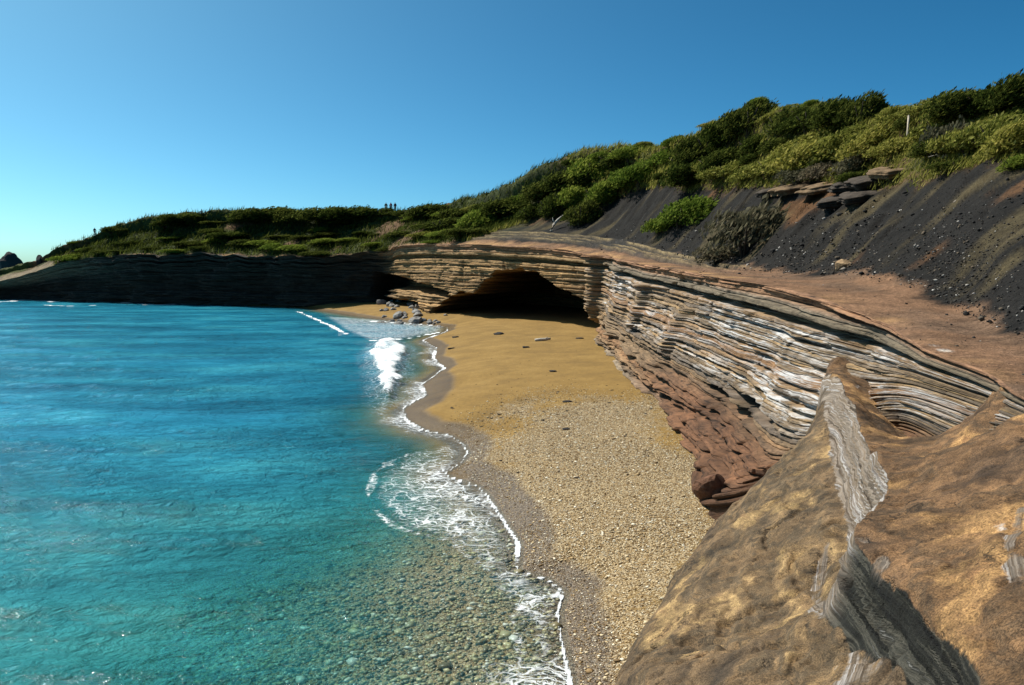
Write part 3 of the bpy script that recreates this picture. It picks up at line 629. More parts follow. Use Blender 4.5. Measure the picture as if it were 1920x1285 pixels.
kzU, kzL = evU(kx, ky), evL(kx, ky)
usd = sdpoly(kx, ky, UPP) + .07*fbm(kx*.9, ky*.9, 0, 421, 2)
wk = np.clip((ky-2.5)/7.5, .3, 1); wU = sstep(-.34*wk, .03, usd)
kzL = np.minimum(kzL, kzU-.0)
# seaward edge of the rock in plan: beyond it the flank drops to the sand
EDGE = np.array([(-2.5, -3), (-2.2, 2.5), (-1.0, 5.6)] + [tuple(PZ(a, b, z)[:2]) for a, b, z in [(1110, 1290, 3.25), (1155, 1200, 3.1), (1200, 1130, 2.95), (1260, 1050, 2.8), (1335, 955, 2.75), (1400, 900, 3.2), (1480, 826, 3.9), (1535, 742, 4.55), (1553, 660, 5.0)]] + [(9.6, 23.2), (12, 22), (12, -3)])
ed = sdpoly(kx, ky, EDGE) + .10*fbm(kx*.9, ky*.9, 0, 401, 3)
kzU = np.clip(kzU, 4.2, 5.72); kzL = np.clip(kzL, 2.3, 5.3)
def terrace(z, q, k, sd_):       # soft bedding steps
    zz = z + .06*fbm(kx*.5, ky*.5, 0, sd_, 3); fr = (zz/q) % 1.0
    return z + ((np.floor(zz/q)+sstep(.3, .7, fr))*q-zz)*k
kzL = terrace(kzL, .26, .30, 403); kzU = terrace(kzU, .2, .25, 404)
kz = kzL*(1-wU)+kzU*wU
rid = 1-np.abs(fbm(kx*1.3+.4*ky, ky*.9, 0, 451, 4)); rid2 = 1-np.abs(fbm(kx*3.5, ky*2.6, 0, 453, 3))
kz = kz + .06*fbm(kx*1.0, ky*1.0, 0, 405, 4) + .024*fbm(kx*4, ky*4, 0, 407, 4) - (.07-.05*wU)*sstep(.86, .99, rid) - .02*sstep(.85, 1, rid2)
base_pts = np.stack([kx, ky, kz], -1)
gx, gy = proj(base_pts)
hgt = np.clip((kzU-kzL)/.2, 0, 1)
gul = sstep(-.50*wk, -.24*wk, usd)*sstep(.05, -.04, usd)*hgt
gdk = sstep(6.9, 6.3, ky); glx = kz*1.0; gly = np.hypot(kx-8, ky-18)*.6
sink = .05*gul*np.sin(kz*55+2*fbm(kx*2, ky*2, 0, 411, 2))*0
GUL = [([(1549, 1010, 7), (1534, 1070, 10), (1530, 1130, 15), (1550, 1165, 26), (1620, 1195, 20)], 4.12, .07),
       ([(1650, 1192, 10), (1622, 1240, 24), (1600, 1300, 36)], 4.32, .06),
       ([(1920, 950, 8), (1893, 1005, 12), (1912, 1070, 20)], 5.42, .05)]
for pts, zg, dep in GUL:
    pp_ = np.array([(*PZ(a, b, zg)[:2], w*PZ(a, b, zg)[1]/F*1.35) for a, b, w in pts]); best = np.full(kx.shape, 9.0); lat = np.zeros_like(kx); alo = np.zeros_like(kx); acc = 0.
    for i in range(len(pp_)-1):
        a, b = pp_[i], pp_[i+1]; ab = b[:2]-a[:2]; L = ab@ab
        t = np.clip(((kx-a[0])*ab[0]+(ky-a[1])*ab[1])/L, 0, 1); w = a[2]+(b[2]-a[2])*t
        dx, dy = kx-a[0]-t*ab[0], ky-a[1]-t*ab[1]; dd = np.hypot(dx, dy)/w
        m = dd < best; best = np.where(m, dd, best); lat = np.where(m, np.sign(ab[0]*dy-ab[1]*dx)*dd*w, lat); alo = np.where(m, acc+t*math.sqrt(L), alo); acc += math.sqrt(L)
    msk = .52*sstep(1.6, .3, best+.5*fbm(kx*3, ky*3, 0, 425, 4)); up = msk > gul
    gdk = np.where(up, 0, gdk); glx = np.where(up, lat, glx); gly = np.where(up, alo, gly); gul = np.maximum(gul, msk); sink = np.maximum(sink, msk*dep)
kz = kz - sink
eps = .03
gxn, gyn = sdpoly(kx+eps, ky, UPP)-sdpoly(kx-eps, ky, UPP), sdpoly(kx, ky+eps, UPP)-sdpoly(kx, ky-eps, UPP)
gn = np.hypot(gxn, gyn)+1e-6; fm_ = sstep(-.36*wk, -.2*wk, usd)*sstep(.05, -.05, usd)*hgt
shv = (.05*noise(kz*13, 0*kz, 0, 431)+.03*noise(kz*34, kx*.5, 0, 433))*fm_
kx, ky = kx-gxn/gn*shv, ky-gyn/gn*shv
flank = sstep(0, -.55, ed)
rnd = .35*np.exp(-(np.maximum(ed, 0)/.28))
kz = kz - rnd - np.where(ed < 0, (kz-rnd+.8)*np.clip(-ed/1.3, 0, 1)**.8, 0)
tint = np.ones(kx.shape+(3,))
slab = wU
tint = lerp(tint, [1.06, .92, .84], slab); tint = lerp(tint, [.95, 1.02, 1.0], (1-slab)*sstep(1250, 1000, gx)*0+0*slab)
tint = np.concatenate([tint, np.ones(kx.shape+(1,))], -1)
sl = np.zeros_like(kx)
for (cx_, cy_, rx_, ry_) in [(1645, 748, 55, 30), (1610, 722, 40, 16), (1880, 1000, 40, 50), (1700, 800, 45, 12), (1610, 660, 30, 14), (1560, 1230, 60, 60)]:
    sl = np.maximum(sl, np.clip(1.0-np.hypot((gx-cx_)/rx_, (gy-cy_)/ry_)*.75, 0, 1)*np.clip(.72+.5*fbm(kx*1.2, ky*3, 0, 441, 3), 0, .88))
kq = gridq(*kx.shape); kp = ((ed > -1.6) & (kx < 11)).ravel(); kq = kq[kp[kq].all(1)]
used = np.unique(kq); remap = np.full(kx.size, -1); remap[used] = np.arange(len(used))
rock_me = make_mesh('foreground_rock', np.stack([kx, ky, kz], -1).reshape(-1, 3)[used], remap[kq], M_SLAB,
   {'col': tint.reshape(-1, 4)[used], 'gully': gul.ravel()[used], 'gdark': gdk.ravel()[used], 'salt': sl.ravel()[used], 'gl': np.stack([glx, gly, 0*glx], -1).reshape(-1, 3)[used]})
tag(link('foreground_rock', rock_me), kind='structure')

# ------------------------------------------------------------------ pebbles and loose stones (uncountable)
IV = np.array([(0, 0, 1), (.894, 0, .447), (.276, .851, .447), (-.724, .526, .447), (-.724, -.526, .447), (.276, -.851, .447), (.724, .526, -.447), (-.276, .851, -.447), (-.894, 0, -.447), (-.276, -.851, -.447), (.724, -.526, -.447), (0, 0, -1)])
IF = np.array([(0, 1, 2), (0, 2, 3), (0, 3, 4), (0, 4, 5), (0, 5, 1), (1, 6, 2), (2, 7, 3), (3, 8, 4), (4, 9, 5), (5, 10, 1), (1, 10, 6), (2, 6, 7), (3, 7, 8), (4, 8, 9), (5, 9, 10), (11, 6, 10), (11, 7, 6), (11, 8, 7), (11, 9, 8), (11, 10, 9)])
def scatter_stones(name, pos, size, mat, flat=.55):
    n = len(pos); rv = IV[None]*(1+.28*rng.standard_normal((n, 12, 1)).clip(-1.2, 1.2))
    sx = size[:, None]*np.stack([rng.uniform(.7, 1.3, n), rng.uniform(.6, 1.1, n), rng.uniform(.5, 1.0, n)*flat], -1)
    rv = rv*sx[:, None]; a = rng.uniform(0, 6.28, n); ca, sa = np.cos(a)[:, None], np.sin(a)[:, None]
    x = rv[..., 0]*ca-rv[..., 1]*sa; y = rv[..., 0]*sa+rv[..., 1]*ca
    VV = np.stack([x, y, rv[..., 2]], -1)+pos[:, None]
    FF = IF[None]+(np.arange(n)*12)[:, None, None]
    return tag(link(name, make_mesh(name, VV.reshape(-1, 3), FF.reshape(-1, 3), mat, smooth=True)), kind='stuff')
def pebble_material(name, stops, rough=.7):
    t = NT(name); r = t.n('NewGeometry').outputs['Random Per Island']
    t.bsdf(t.ramp(r, stops), rough); return t.m
M_PEB = pebble_material('pebbles', [(0, (.08, .050, .022)), (.25, (.24, .148, .06)), (.5, (.40, .27, .12)), (.72, (.62, .50, .32)), (.9, (.80, .74, .60)), (1, (.28, .23, .14))])
M_PEBW = pebble_material('wet_pebbles', [(0, (.04, .04, .03)), (.3, (.16, .135, .07)), (.6, (.30, .26, .15)), (.85, (.46, .38, .18)), (1, (.62, .60, .55))], .35)
M_SCREE = pebble_material('scree_stones', [(0, (.010, .010, .010)), (.65, (.035, .031, .027)), (.88, (.12, .09, .06)), (1, (.42, .40, .37))], .9)
c = rng.uniform(GRAV.min(0)-np.array([1, 0]), GRAV.max(0)+np.array([0, 7]), (200000, 2))
sdv = sdpoly(c[:, 0], c[:, 1], GRAV); pd = shore_sd(c[:, 0], c[:, 1])
dens = sstep(-6.5, 3.5, sdv+3.0*fbm(c[:, 0]*.35, c[:, 1]*.25, 0, 207, 3))**1.5*(.35+.65*sstep(-.35, .25, fbm(c[:, 0]*.45, c[:, 1]*.3, 0, 501, 3)))
kp = (rng.random(len(c)) < dens) & (pd < -.1)
c = c[kp][:46000]
pz = beach_z(shore_sd(c[:, 0], c[:, 1]), c[:, 0], c[:, 1])
sz = np.exp(rng.normal(math.log(.0165), .45, len(c)))
scatter_stones('beach_pebbles', np.column_stack([c, pz+.006]), sz, M_PEB)
c = np.column_stack([rng.uniform(-8, 1.5, 60000), rng.uniform(6, 26, 60000)])
pd = shore_sd(c[:, 0], c[:, 1]); kp = (pd > .1) & (pd < 8) & (rng.random(len(c)) < sstep(26, 12, c[:, 1])); c = c[kp][:14000]
pz = beach_z(shore_sd(c[:, 0], c[:, 1]), c[:, 0], c[:, 1])
scatter_stones('seabed_pebbles', np.column_stack([c, pz+.01]), np.exp(rng.normal(math.log(.045), .4, len(c))), M_PEBW)
# dark wrack and grit strewn over the sand
wp = np.array([PZ(a, b, .9)[:2] for a, b in zip(br0.uniform(840, 1230, 420), 770+br0.normal(0, 10, 420)+br0.uniform(-1, 1, 420)**3*120)])
wp = wp[(shore_sd(wp[:, 0], wp[:, 1]) < -1.2)]
M_WRACK = simple_material('wrack', (.035, .024, .014), .9)
scatter_stones('beach_wrack', np.column_stack([wp, beach_z(shore_sd(wp[:, 0], wp[:, 1]), wp[:, 0], wp[:, 1])+.004]), np.exp(br0.normal(math.log(.035), .5, len(wp))), M_WRACK, .3)
# scree stones on the dark slope
ii = rng.integers(0, NH, 90000); jj = rng.integers(0, cs, 90000)
tq = tt[ii]; pp = HV[ii, jj]; kp = (tq > np.where(rng.random(len(tq)) < .015, .08, .9)) & (tq < 3.0) & (pp[:, 1] < 85) & (pp[:, 1] > 9) & (rng.random(90000) < np.where(pp[:, 1] < 45, .8, .3)*sstep(3.0, 1.2, tq))
pp = pp[kp][:14000]; pp = pp+np.column_stack([rng.normal(0, .15, (len(pp), 2)), np.zeros(len(pp))])
scatter_stones('scree_stones', pp, np.exp(rng.normal(math.log(.026), .5, len(pp)))*np.clip(pp[:, 1]/30, .7, 1.5), M_SCREE, .8)

# ------------------------------------------------------------------ boulders
def rock_mesh(name, seed, mat, sub=3, rough=.35, sc=(1, 1, .7), slabby=0.0):
    import bmesh
    bm = bmesh.new(); bmesh.ops.create_icosphere(bm, subdivisions=sub, radius=1)
    co = np.array([v.co[:] for v in bm.verts])
    d = 1+rough*fbm(co[:, 0]*1.1+seed*7, co[:, 1]*1.1, co[:, 2]*1.1, seed, 4)
    rr_ = np.random.default_rng(seed)
    co = co*d[:, None]
    for _ in range(7):                     # planar breaks
        nrm = rr_.normal(size=3); nrm /= np.linalg.norm(nrm); h = rr_.uniform(.5, .8)
        e = co@nrm-h; co = co-np.maximum(e, 0)[:, None]*nrm[None]*.92
    co = co*np.array(sc)
    if slabby: co[:, 2] += slabby*np.sin(co[:, 2]*18)*.03
    for v, p in zip(bm.verts, co): v.co = p
    me = bpy.data.meshes.new(name); bm.to_mesh(me); bm.free(); me.materials.append(mat); return me
BM = [rock_mesh('boulder', 600+i, M_BOULD, 2, .45, (1, .75, .6)) for i in range(6)]
br = np.random.default_rng(5)
for i in range(74):
    px = br.uniform(712, 806); py = br.uniform(570, 604)
    py = 568+ (py-568)*(.9 if px < 780 else .75) + (px-712)*.06
    sz_ = np.exp(br.normal(math.log(.55), .35))
    if i > 58: px = br.uniform(690, 850); py = br.uniform(596, 607); sz_ *= .6
    p = PZ(px, py, .5); p[2] = float(beach_z(shore_sd(np.array([p[0]]), np.array([p[1]])), np.array([p[0]]), np.array([p[1]]))[0])
    o = link('boulder', BM[i % 6]); o.location = (p[0], p[1], p[2]+.15*sz_); o.scale = (sz_,)*3; o.rotation_euler = (br.uniform(-.4, .4), br.uniform(-.4, .4), br.uniform(0, 6.28))
    tag(o, 'grey boulder in the rockfall heap at the water edge left of the cave', 'rock', 'fallen boulders at the cove corner')
def one_rock(name, px, py, z, size, sc, seed, mat, label, cat='rock', hill=False, rz=0., rough=.35):
    if hill: p = on_hill(px, py)
    else:
        p = PZ(px, py, z)
        if z == .9: p[2] = float(beach_z(shore_sd(np.array([p[0]]), np.array([p[1]])), np.array([p[0]]), np.array([p[1]]))[0])
    o = link(name, rock_mesh(name, seed, mat, 3, rough, sc)); o.location = (p[0], p[1], p[2]+size*sc[2]*.3); o.scale = (size,)*3; o.rotation_euler.z = rz
    tag(o, label, cat); return o
one_rock('boulder', 1335, 925, 1.2, .55, (1.0, .9, .8), 701, M_RED, 'red brown block at the foot of the cliff beside the near rock', rz=.5)
one_rock('boulder', 1582, 503, 0, .42, (1.1, .9, .75), 702, M_BOULDW, 'orange boulder sitting on the ledge where the black scree begins', hill=True)
one_rock('boulder', 770, 600, .9, .9, (1.6, .5, .35), 703, M_BASALT, 'long dark slab lying on the sand right of the boulder heap')
for px, py, w, lab in [(1062, 801, .16, 'small dark stone on the pale gravel patch mid beach'), (1065, 757, .2, 'dark clump of seaweed just above the gravel line'), (1037, 701, .22, 'dark speck of wrack alone in the middle of the sand'), (934, 629, .5, 'dark stone on the sand in front of the cave mouth'), (855, 627, .35, 'dark stone near the tip of the swash'), (846, 643, .3, 'small dark stone on sand nearest the breaking wave'), (1088, 640, .3, 'dark stone near the foot of the right cave wall'), (985, 655, .3, 'dark stone on the sand below the driftwood')]:
    one_rock('beach_stone', px, py, .9, w, (1.2, .8, .35), int(px), M_BASALT, lab, 'stone')
# rock ledges cropping out of the scree top
def slab_mesh(name, seed, mat, lx, ly, lz):
    q = np.random.default_rng(seed); nseg = 40; th = np.linspace(0, 2*np.pi, nseg, endpoint=False); lv = 9
    base = 1+.22*noise(np.cos(th)*1.6+seed, np.sin(th)*1.6, 0, seed)+.12*noise(np.cos(th)*5+seed, np.sin(th)*5, 0, seed+1)
    rings = []
    for k in range(lv):
        ins = q.uniform(.80, 1.05) if 0 < k < lv-1 else .86
        r_ = base*ins*(1+.05*noise(np.cos(th)*7, np.sin(th)*7, k*.9, seed+2))
        z = lz*(k/(lv-1)-.5)+.03*noise(np.cos(th)*3, np.sin(th)*3, k*.3, seed+3)
        rings.append(np.stack([lx*r_*np.cos(th), ly*r_*np.sin(th), z], -1))
    for f in (.6, .25): rings.append(np.stack([lx*base*f*np.cos(th), ly*base*f*np.sin(th), lz*.5+.05+.06*noise(np.cos(th)*2*f, np.sin(th)*2*f, 0, seed+5)], -1))
    Q_ = []
    for i in range(len(rings)-1):
        for j in range(nseg): Q_.append((i*nseg+j, i*nseg+(j+1) % nseg, (i+1)*nseg+(j+1) % nseg, (i+1)*nseg+j))
    me = make_mesh(name, np.concatenate(rings), Q_, mat, smooth=False); return me
M_LEDGE = simple_material('ledge_rock', (.15, .098, .052), .92, .6, 2.5, .9, .15); M_LEDGED = simple_material('dark_ledge_rock', (.05, .038, .028), .92, .6, 2.5, .9, .15)
for k, (px, py, lx, rz) in enumerate([(1500, 350, 2.3, .5), (1565, 346, 2.6, .4), (1615, 342, 2.3, .6), (1655, 334, 2.2, .7), (1590, 372, 2.0, .5), (1640, 362, 1.8, .6), (1690, 318, 1.7, .8), (1460, 356, 1.5, .3)]):
    o = link('rock_ledge', slab_mesh('rock_ledge', 720+k, M_LEDGE if k in (0, 1, 6) else M_LEDGED, lx, 1.3, .42))
    p = on_hill(px, py); o.location = p+Vector((0, .7, -.06)); o.rotation_euler = (.05, -.20, rz)
    tag(o, ['tan ledge at left end of outcrop above black scree', 'tan overhanging slab in the middle of the outcrop above scree', 'dark slab tilted up in the outcrop above scree', 'dark slab high at right of the outcrop above scree', 'dark lower slab under the overhang of the outcrop', 'dark lowest slab of the outcrop at the scree edge', 'tan rightmost slab of the outcrop below the wooden post', 'small dark ledge left of the outcrop above scree'][k], 'rock')
# sea stack
sm = rock_mesh('sea_stack', 760, M_BASALT, 4, .45, (1, .8, 1))
o = link('sea_stack', sm); o.location = (*PZ(18, 506, 0)[:2], 4.0); D_ = o.location[1]; k_ = D_/F
o.scale = (25*k_, 25*k_, 24*k_); tag(o, 'dark sea stack rising from the water beyond the headland tip', 'rock')
one_rock('rock_pinnacle', 76, 494, 0, 1.0, (.9, .9, 1.4), 761, M_BASALT, 'small pointed dark rock on the headland skyline', hill=True)

# ------------------------------------------------------------------ driftwood and post
def tube(path, rad, seg=8):
    path = np.array(path, float); n = len(path); rings = []
    for i in range(n):
        t = path[min(i+1, n-1)]-path[max(i-1, 0)]; t /= np.linalg.norm(t)
        a = np.cross(t, [0, 0, 1.0]) if abs(t[2]) < .9 else np.cross(t, [1.0, 0, 0]); a /= np.linalg.norm(a); b = np.cross(t, a)
        th = np.linspace(0, 2*np.pi, seg, endpoint=False)
        rings.append(path[i]+rad[i]*(np.cos(th)[:, None]*a+np.sin(th)[:, None]*b))
    V_ = np.concatenate(rings+[path[:1], path[-1:]]); Q_ = []
    for i in range(n-1):
        for j in range(seg):
            Q_.append((i*seg+j, i*seg+(j+1) % seg, (i+1)*seg+(j+1) % seg, (i+1)*seg+j))
    for j in range(seg):
        Q_.append(((j+1) % seg, j, n*seg, n*seg)); Q_.append(((n-1)*seg+j, (n-1)*seg+(j+1) % seg, n*seg+1, n*seg+1))
    return V_, Q_
def tubes_mesh(name, lst, mat):
    V_, Q_, o_ = [], [], 0
    for p_, r_, s_ in lst:
        a, b = tube(p_, r_, s_); V_.append(a); Q_ += [tuple(i+o_ for i in q) if q[2] != q[3] else tuple(i+o_ for i in q[:3]) for q in b]; o_ += len(a)
    me = bpy.data.meshes.new(name); me.from_pydata(np.concatenate(V_).tolist(), [], Q_); me.materials.append(mat)
    for p in me.polygons: p.use_smooth = True
    return me
p = PZ(1017, 642, 1.0)
o = link('driftwood_log', tubes_mesh('driftwood_log', [([(-.62, 0, 0), (-.2, .04, .04), (.25, -.02, .07), (.68, .05, .12)], [.11, .13, .12, .09], 9), ([(.2, 0, .1), (.35, -.1, .2), (.42, -.16, .26)], [.05, .04, .02], 6)], M_WOOD)); o.location = (p[0], p[1], 1.18)
tag(o, 'short bleached driftwood log lying on the sand before the cave', 'driftwood')
p = on_hill(1040, 432)
o = link('dead_branch', tubes_mesh('dead_branch', [([(-.4, 0, -.1), (-.15, 0, .6), (.35, .05, 1.2), (1.0, .1, 1.75)], [.20, .17, .13, .07], 8), ([(.0, 0, .8), (-.2, .1, 1.2), (-.25, .1, 1.5)], [.09, .06, .03], 6)], M_WOOD)); o.location = p
tag(o, 'pale dead branch leaning out above the cave arch', 'branch')
p = on_hill(1700, 286)
hpost = 66/F*p[1]; POSTY = p[1]
post = tag(link('wooden_post', None), 'pale wooden post standing upright among the bushes on the hill', 'post'); post.location = p
link('shaft', tubes_mesh('shaft', [([(0, 0, -.4), (0, 0, hpost*.5), (.02, 0, hpost)], [.058, .054, .05], 10)], M_POST), post)
link('cap', tubes_mesh('cap', [([(.02, 0, hpost), (.02, 0, hpost+.03)], [.05, .03], 10)], M_WOOD), post)
for k, (px, py, lab) in enumerate([(1772, 305, 'bleached dead branches sprawling below the grey bush near the post'), (1800, 300, 'pale dead stick lying at the top edge of the black scree')]):
    p = on_hill(px, py); lst = []
    for q in range(6 if k == 0 else 3):
        a = br.uniform(-1.2, 1.2); L = br.uniform(.6, 1.3); lst.append(([(0, 0, 0), (math.sin(a)*L*.5, -.1, .25*L+.05), (math.sin(a)*L, -.2, .3*L*br.uniform(.2, 1.6)+.05)], [.045, .03, .012], 6))
    o = link('dead_branch', tubes_mesh('dead_branch', lst, M_WOOD)); o.location = p; tag(o, lab, 'branch')

# ------------------------------------------------------------------ shrubs
def crown_mesh(kind, seed, nleaf=4200, ll_=.17, wind=.35):
    q = np.random.default_rng(seed); nl_ = 9
    cen = np.column_stack([q.uniform(-.62, .62, nl_), q.uniform(-.62, .62, nl_), q.uniform(.12, .52, nl_)]); rad = q.uniform(.28, .52, nl_)
    cen[0] = (0, 0, .35); rad[0] = .62
    li = q.choice(nl_, nleaf, p=rad**2/(rad**2).sum()); d = q.normal(size=(nleaf, 3)); d /= np.linalg.norm(d, axis=1)[:, None]; d[:, 2] = np.where(d[:, 2] < -.35, -d[:, 2], d[:, 2])
    rr_ = rad[li]*np.where(q.random(nleaf) < .72, q.uniform(.82, 1.08, nleaf), q.uniform(.3, .9, nleaf))
    p = cen[li]+d*rr_[:, None]; p[:, 2] = np.abs(p[:, 2])
    spr = q.random(nleaf) < .16; p[spr] += d[spr]*q.uniform(.02, .10, spr.sum())[:, None]+np.array([0, 0, .03])
    ax = d*.55+np.array([wind*1.6, .1, .8])+q.normal(size=(nleaf, 3))*.45; ax /= np.linalg.norm(ax, axis=1)[:, None]
    sd_ = np.cross(ax, q.normal(size=(nleaf, 3))); sd_ /= np.linalg.norm(sd_, axis=1)[:, None]
    L = ll_*q.uniform(.5, 1.5, nleaf)[:, None]; Wd = L*q.uniform(.12, .26, nleaf)[:, None]
    V_ = np.stack([p, p+ax*L*.5+sd_*Wd, p+ax*L, p+ax*L*.5-sd_*Wd], 1).reshape(-1, 3)
    V_[:, 0] += V_[:, 2]*wind*1.1
    return make_mesh('crown', V_, np.arange(nleaf*4).reshape(-1, 4), LEAF[kind], smooth=False)
def stem_mesh(seed, n=9):
    q = np.random.default_rng(seed); lst = []
    for i in range(n):
        a = q.uniform(0, 6.28); r_ = q.uniform(.2, .6); h = q.uniform(.35, .75)
        lst.append(([(0, 0, -.25), (math.cos(a)*r_*.4, math.sin(a)*r_*.4, h*.5), (math.cos(a)*r_, math.sin(a)*r_, h)], [.045, .03, .012], 5))
    return tubes_mesh('stem', lst, M_STEM)
CR = {k: [crown_mesh(k, 800+i+10*j, 8500 if k != 'grey' else 3600, .105 if k != 'grey' else .13) for i in range(3)] for j, k in enumerate(('dark', 'olive', 'bright', 'grey'))}
STM = [stem_mesh(860+i) for i in range(3)]
M_STEMP = simple_material('dry_twigs', (.22, .19, .14), .9)
def shrub(p, w, h, kind, label, group=None, idx=0):
    e = tag(link('shrub', None), label, 'shrub', group); e.location = p
    i = int(br.integers(0, 3))
    cme = link('crown', CR[kind][i], e); sme = link('stem', STM[i], e)
    cme.scale = (w/1.75*br.uniform(1.0, 1.35), w/1.75*br.uniform(.9, 1.3), h/.95*br.uniform(.7, 1.0)); sme.scale = cme.scale
    e.rotation_euler.z = br.uniform(-.5, .5) + (math.pi if br.random() < .0 else 0)
    return e
used_p = []; by_label = {}
def at_px(px, py, wpx, hpx, kind, label, group=None):
    p = on_hill(px, py)
    if p is None or (abs(px-1700) < 32+wpx*.3 and p[1] < POSTY+.3): return
    k = p[1]/F; used_p.append((p[0], p[1])); e = shrub(p - Vector((0, 0, .08)), wpx*k, hpx*k, kind, label, group)
    by_label.setdefault(label, []).append((px, e)); return e
G1 = 'dark shrubs along the crest of the right hill'; G2 = 'yellow green shrubs on the slope left of the post'; G3 = 'shrubs on the slope above the cave arch'; G4 = 'low scrub on the far headland'
L1 = 'dark green windswept shrub in the thicket along the right hill crest'
L2 = 'sunlit yellow green bush in the broad patch left of the wooden post'
L3 = 'green shrub on the hillside above the cave arch'
L4 = 'low dark scrub bush on the far headland'
L5 = 'olive bush on the right hill between the post and the photo edge'
for a in [(1730, 252, 100, 62), (1785, 232, 110, 66), (1845, 220, 120, 66), (1905, 210, 100, 66)]: at_px(*a, 'dark', 'dark green shrub on the rightmost skyline hump behind the post', 'dark shrubs on the rightmost skyline')
for a in [(1765, 262, 90, 50), (1820, 290, 110, 75), (1865, 285, 110, 75), (1905, 290, 110, 80), (1850, 250, 90, 50), (1895, 245, 90, 50), (1930, 280, 100, 80)]: at_px(*a, 'olive', L5, 'olive bushes right of the post')
at_px(1780, 292, 75, 62, 'grey', 'grey dry bush just right of the wooden post')
at_px(1900, 318, 70, 30, 'bright', 'bright green low bush at the top of the black scree')
for a in [(1665, 270, 90, 50), (1640, 300, 120, 70), (1575, 305, 120, 66), (1510, 325, 110, 56), (1450, 335, 100, 52), (1560, 275, 100, 50), (1620, 262, 90, 40), (1500, 295, 90, 46), (1410, 340, 80, 40), (1680, 292, 70, 40), (1370, 338, 80, 44), (1340, 322, 70, 40)]: at_px(*a, 'olive', L2, G2)
for a in [(1500, 345, 70, 36), (1590, 335, 70, 40), (1540, 340, 60, 36)]: at_px(*a, 'grey', 'grey green low bush along the lip of the outcrop', 'grey bushes on the outcrop lip')
for a in [(1612, 240, 80, 62), (1565, 246, 100, 66), (1515, 248, 100, 58), (1465, 260, 90, 56), (1405, 252, 100, 66), (1370, 280, 100, 70), (1325, 305, 100, 66), (1415, 295, 90, 50), (1345, 335, 90, 56), (1290, 330, 90, 55), (1470, 290, 80, 40), (1290, 355, 80, 45)]: at_px(*a, 'dark', L1, G1)
for a in [(1240, 312, 80, 40), (1200, 345, 90, 50), (1150, 318, 90, 45), (1100, 340, 90, 46), (1055, 362, 90, 46), (1012, 382, 80, 44), (1180, 300, 70, 30), (1060, 395, 70, 44), (1030, 410, 60, 44), (990, 412, 60, 36)]: at_px(*a, 'dark' if a[0] % 20 else 'bright', L3, G3)
at_px(1118, 388, 70, 54, 'bright', 'bright green bush left of the grey scree tongue above the arch')
at_px(1088, 424, 56, 62, 'dark', 'dark upright bush hanging over the arch beside the scree tongue')
at_px(1160, 358, 70, 40, 'bright', 'bright green bush at the head of the grey scree tongue')
at_px(1275, 425, 110, 56, 'bright', 'bright green bush alone on the grey scree'); at_px(1238, 436, 60, 34, 'bright', 'small bright green bush at the lower left of the scree')
at_px(1395, 478, 130, 105, 'grey', 'tall sparse dry bush on the scree'); at_px(1345, 494, 70, 46, 'grey', 'low dry tangle at the ledge in front of the dry bush')
for a in [(940, 405, 90, 36), (885, 428, 80, 42), (830, 432, 70, 30), (850, 410, 70, 24), (905, 400, 70, 24), (790, 412, 90, 26), (960, 395, 60, 30)]: at_px(*a, 'dark' if a[0] % 3 else 'bright', L3, G3)
at_px(608, 418, 80, 34, 'dark', 'large dark dome shaped thicket on the headland skyline, left half'); at_px(655, 418, 90, 36, 'dark', 'large dark dome shaped thicket on the headland skyline, right half')
for a in [(500, 416, 90, 28), (455, 418, 70, 22), (540, 418, 60, 26), (345, 418, 60, 18), (310, 425, 60, 16), (365, 425, 40, 24), (715, 406, 40, 20), (760, 406, 40, 14), (805, 408, 60, 18)]: at_px(*a, 'dark', L4, G4)
ORD = 'first second third fourth fifth sixth seventh eighth ninth tenth eleventh twelfth thirteenth fourteenth fifteenth sixteenth seventeenth eighteenth nineteenth'.split()
for lb_, es in by_label.items():
    if len(es) > 1:
        for n_, (px_, e) in enumerate(sorted(es, key=lambda q: q[0])): e['label'] = f'{lb_}, {ORD[n_]} from left'
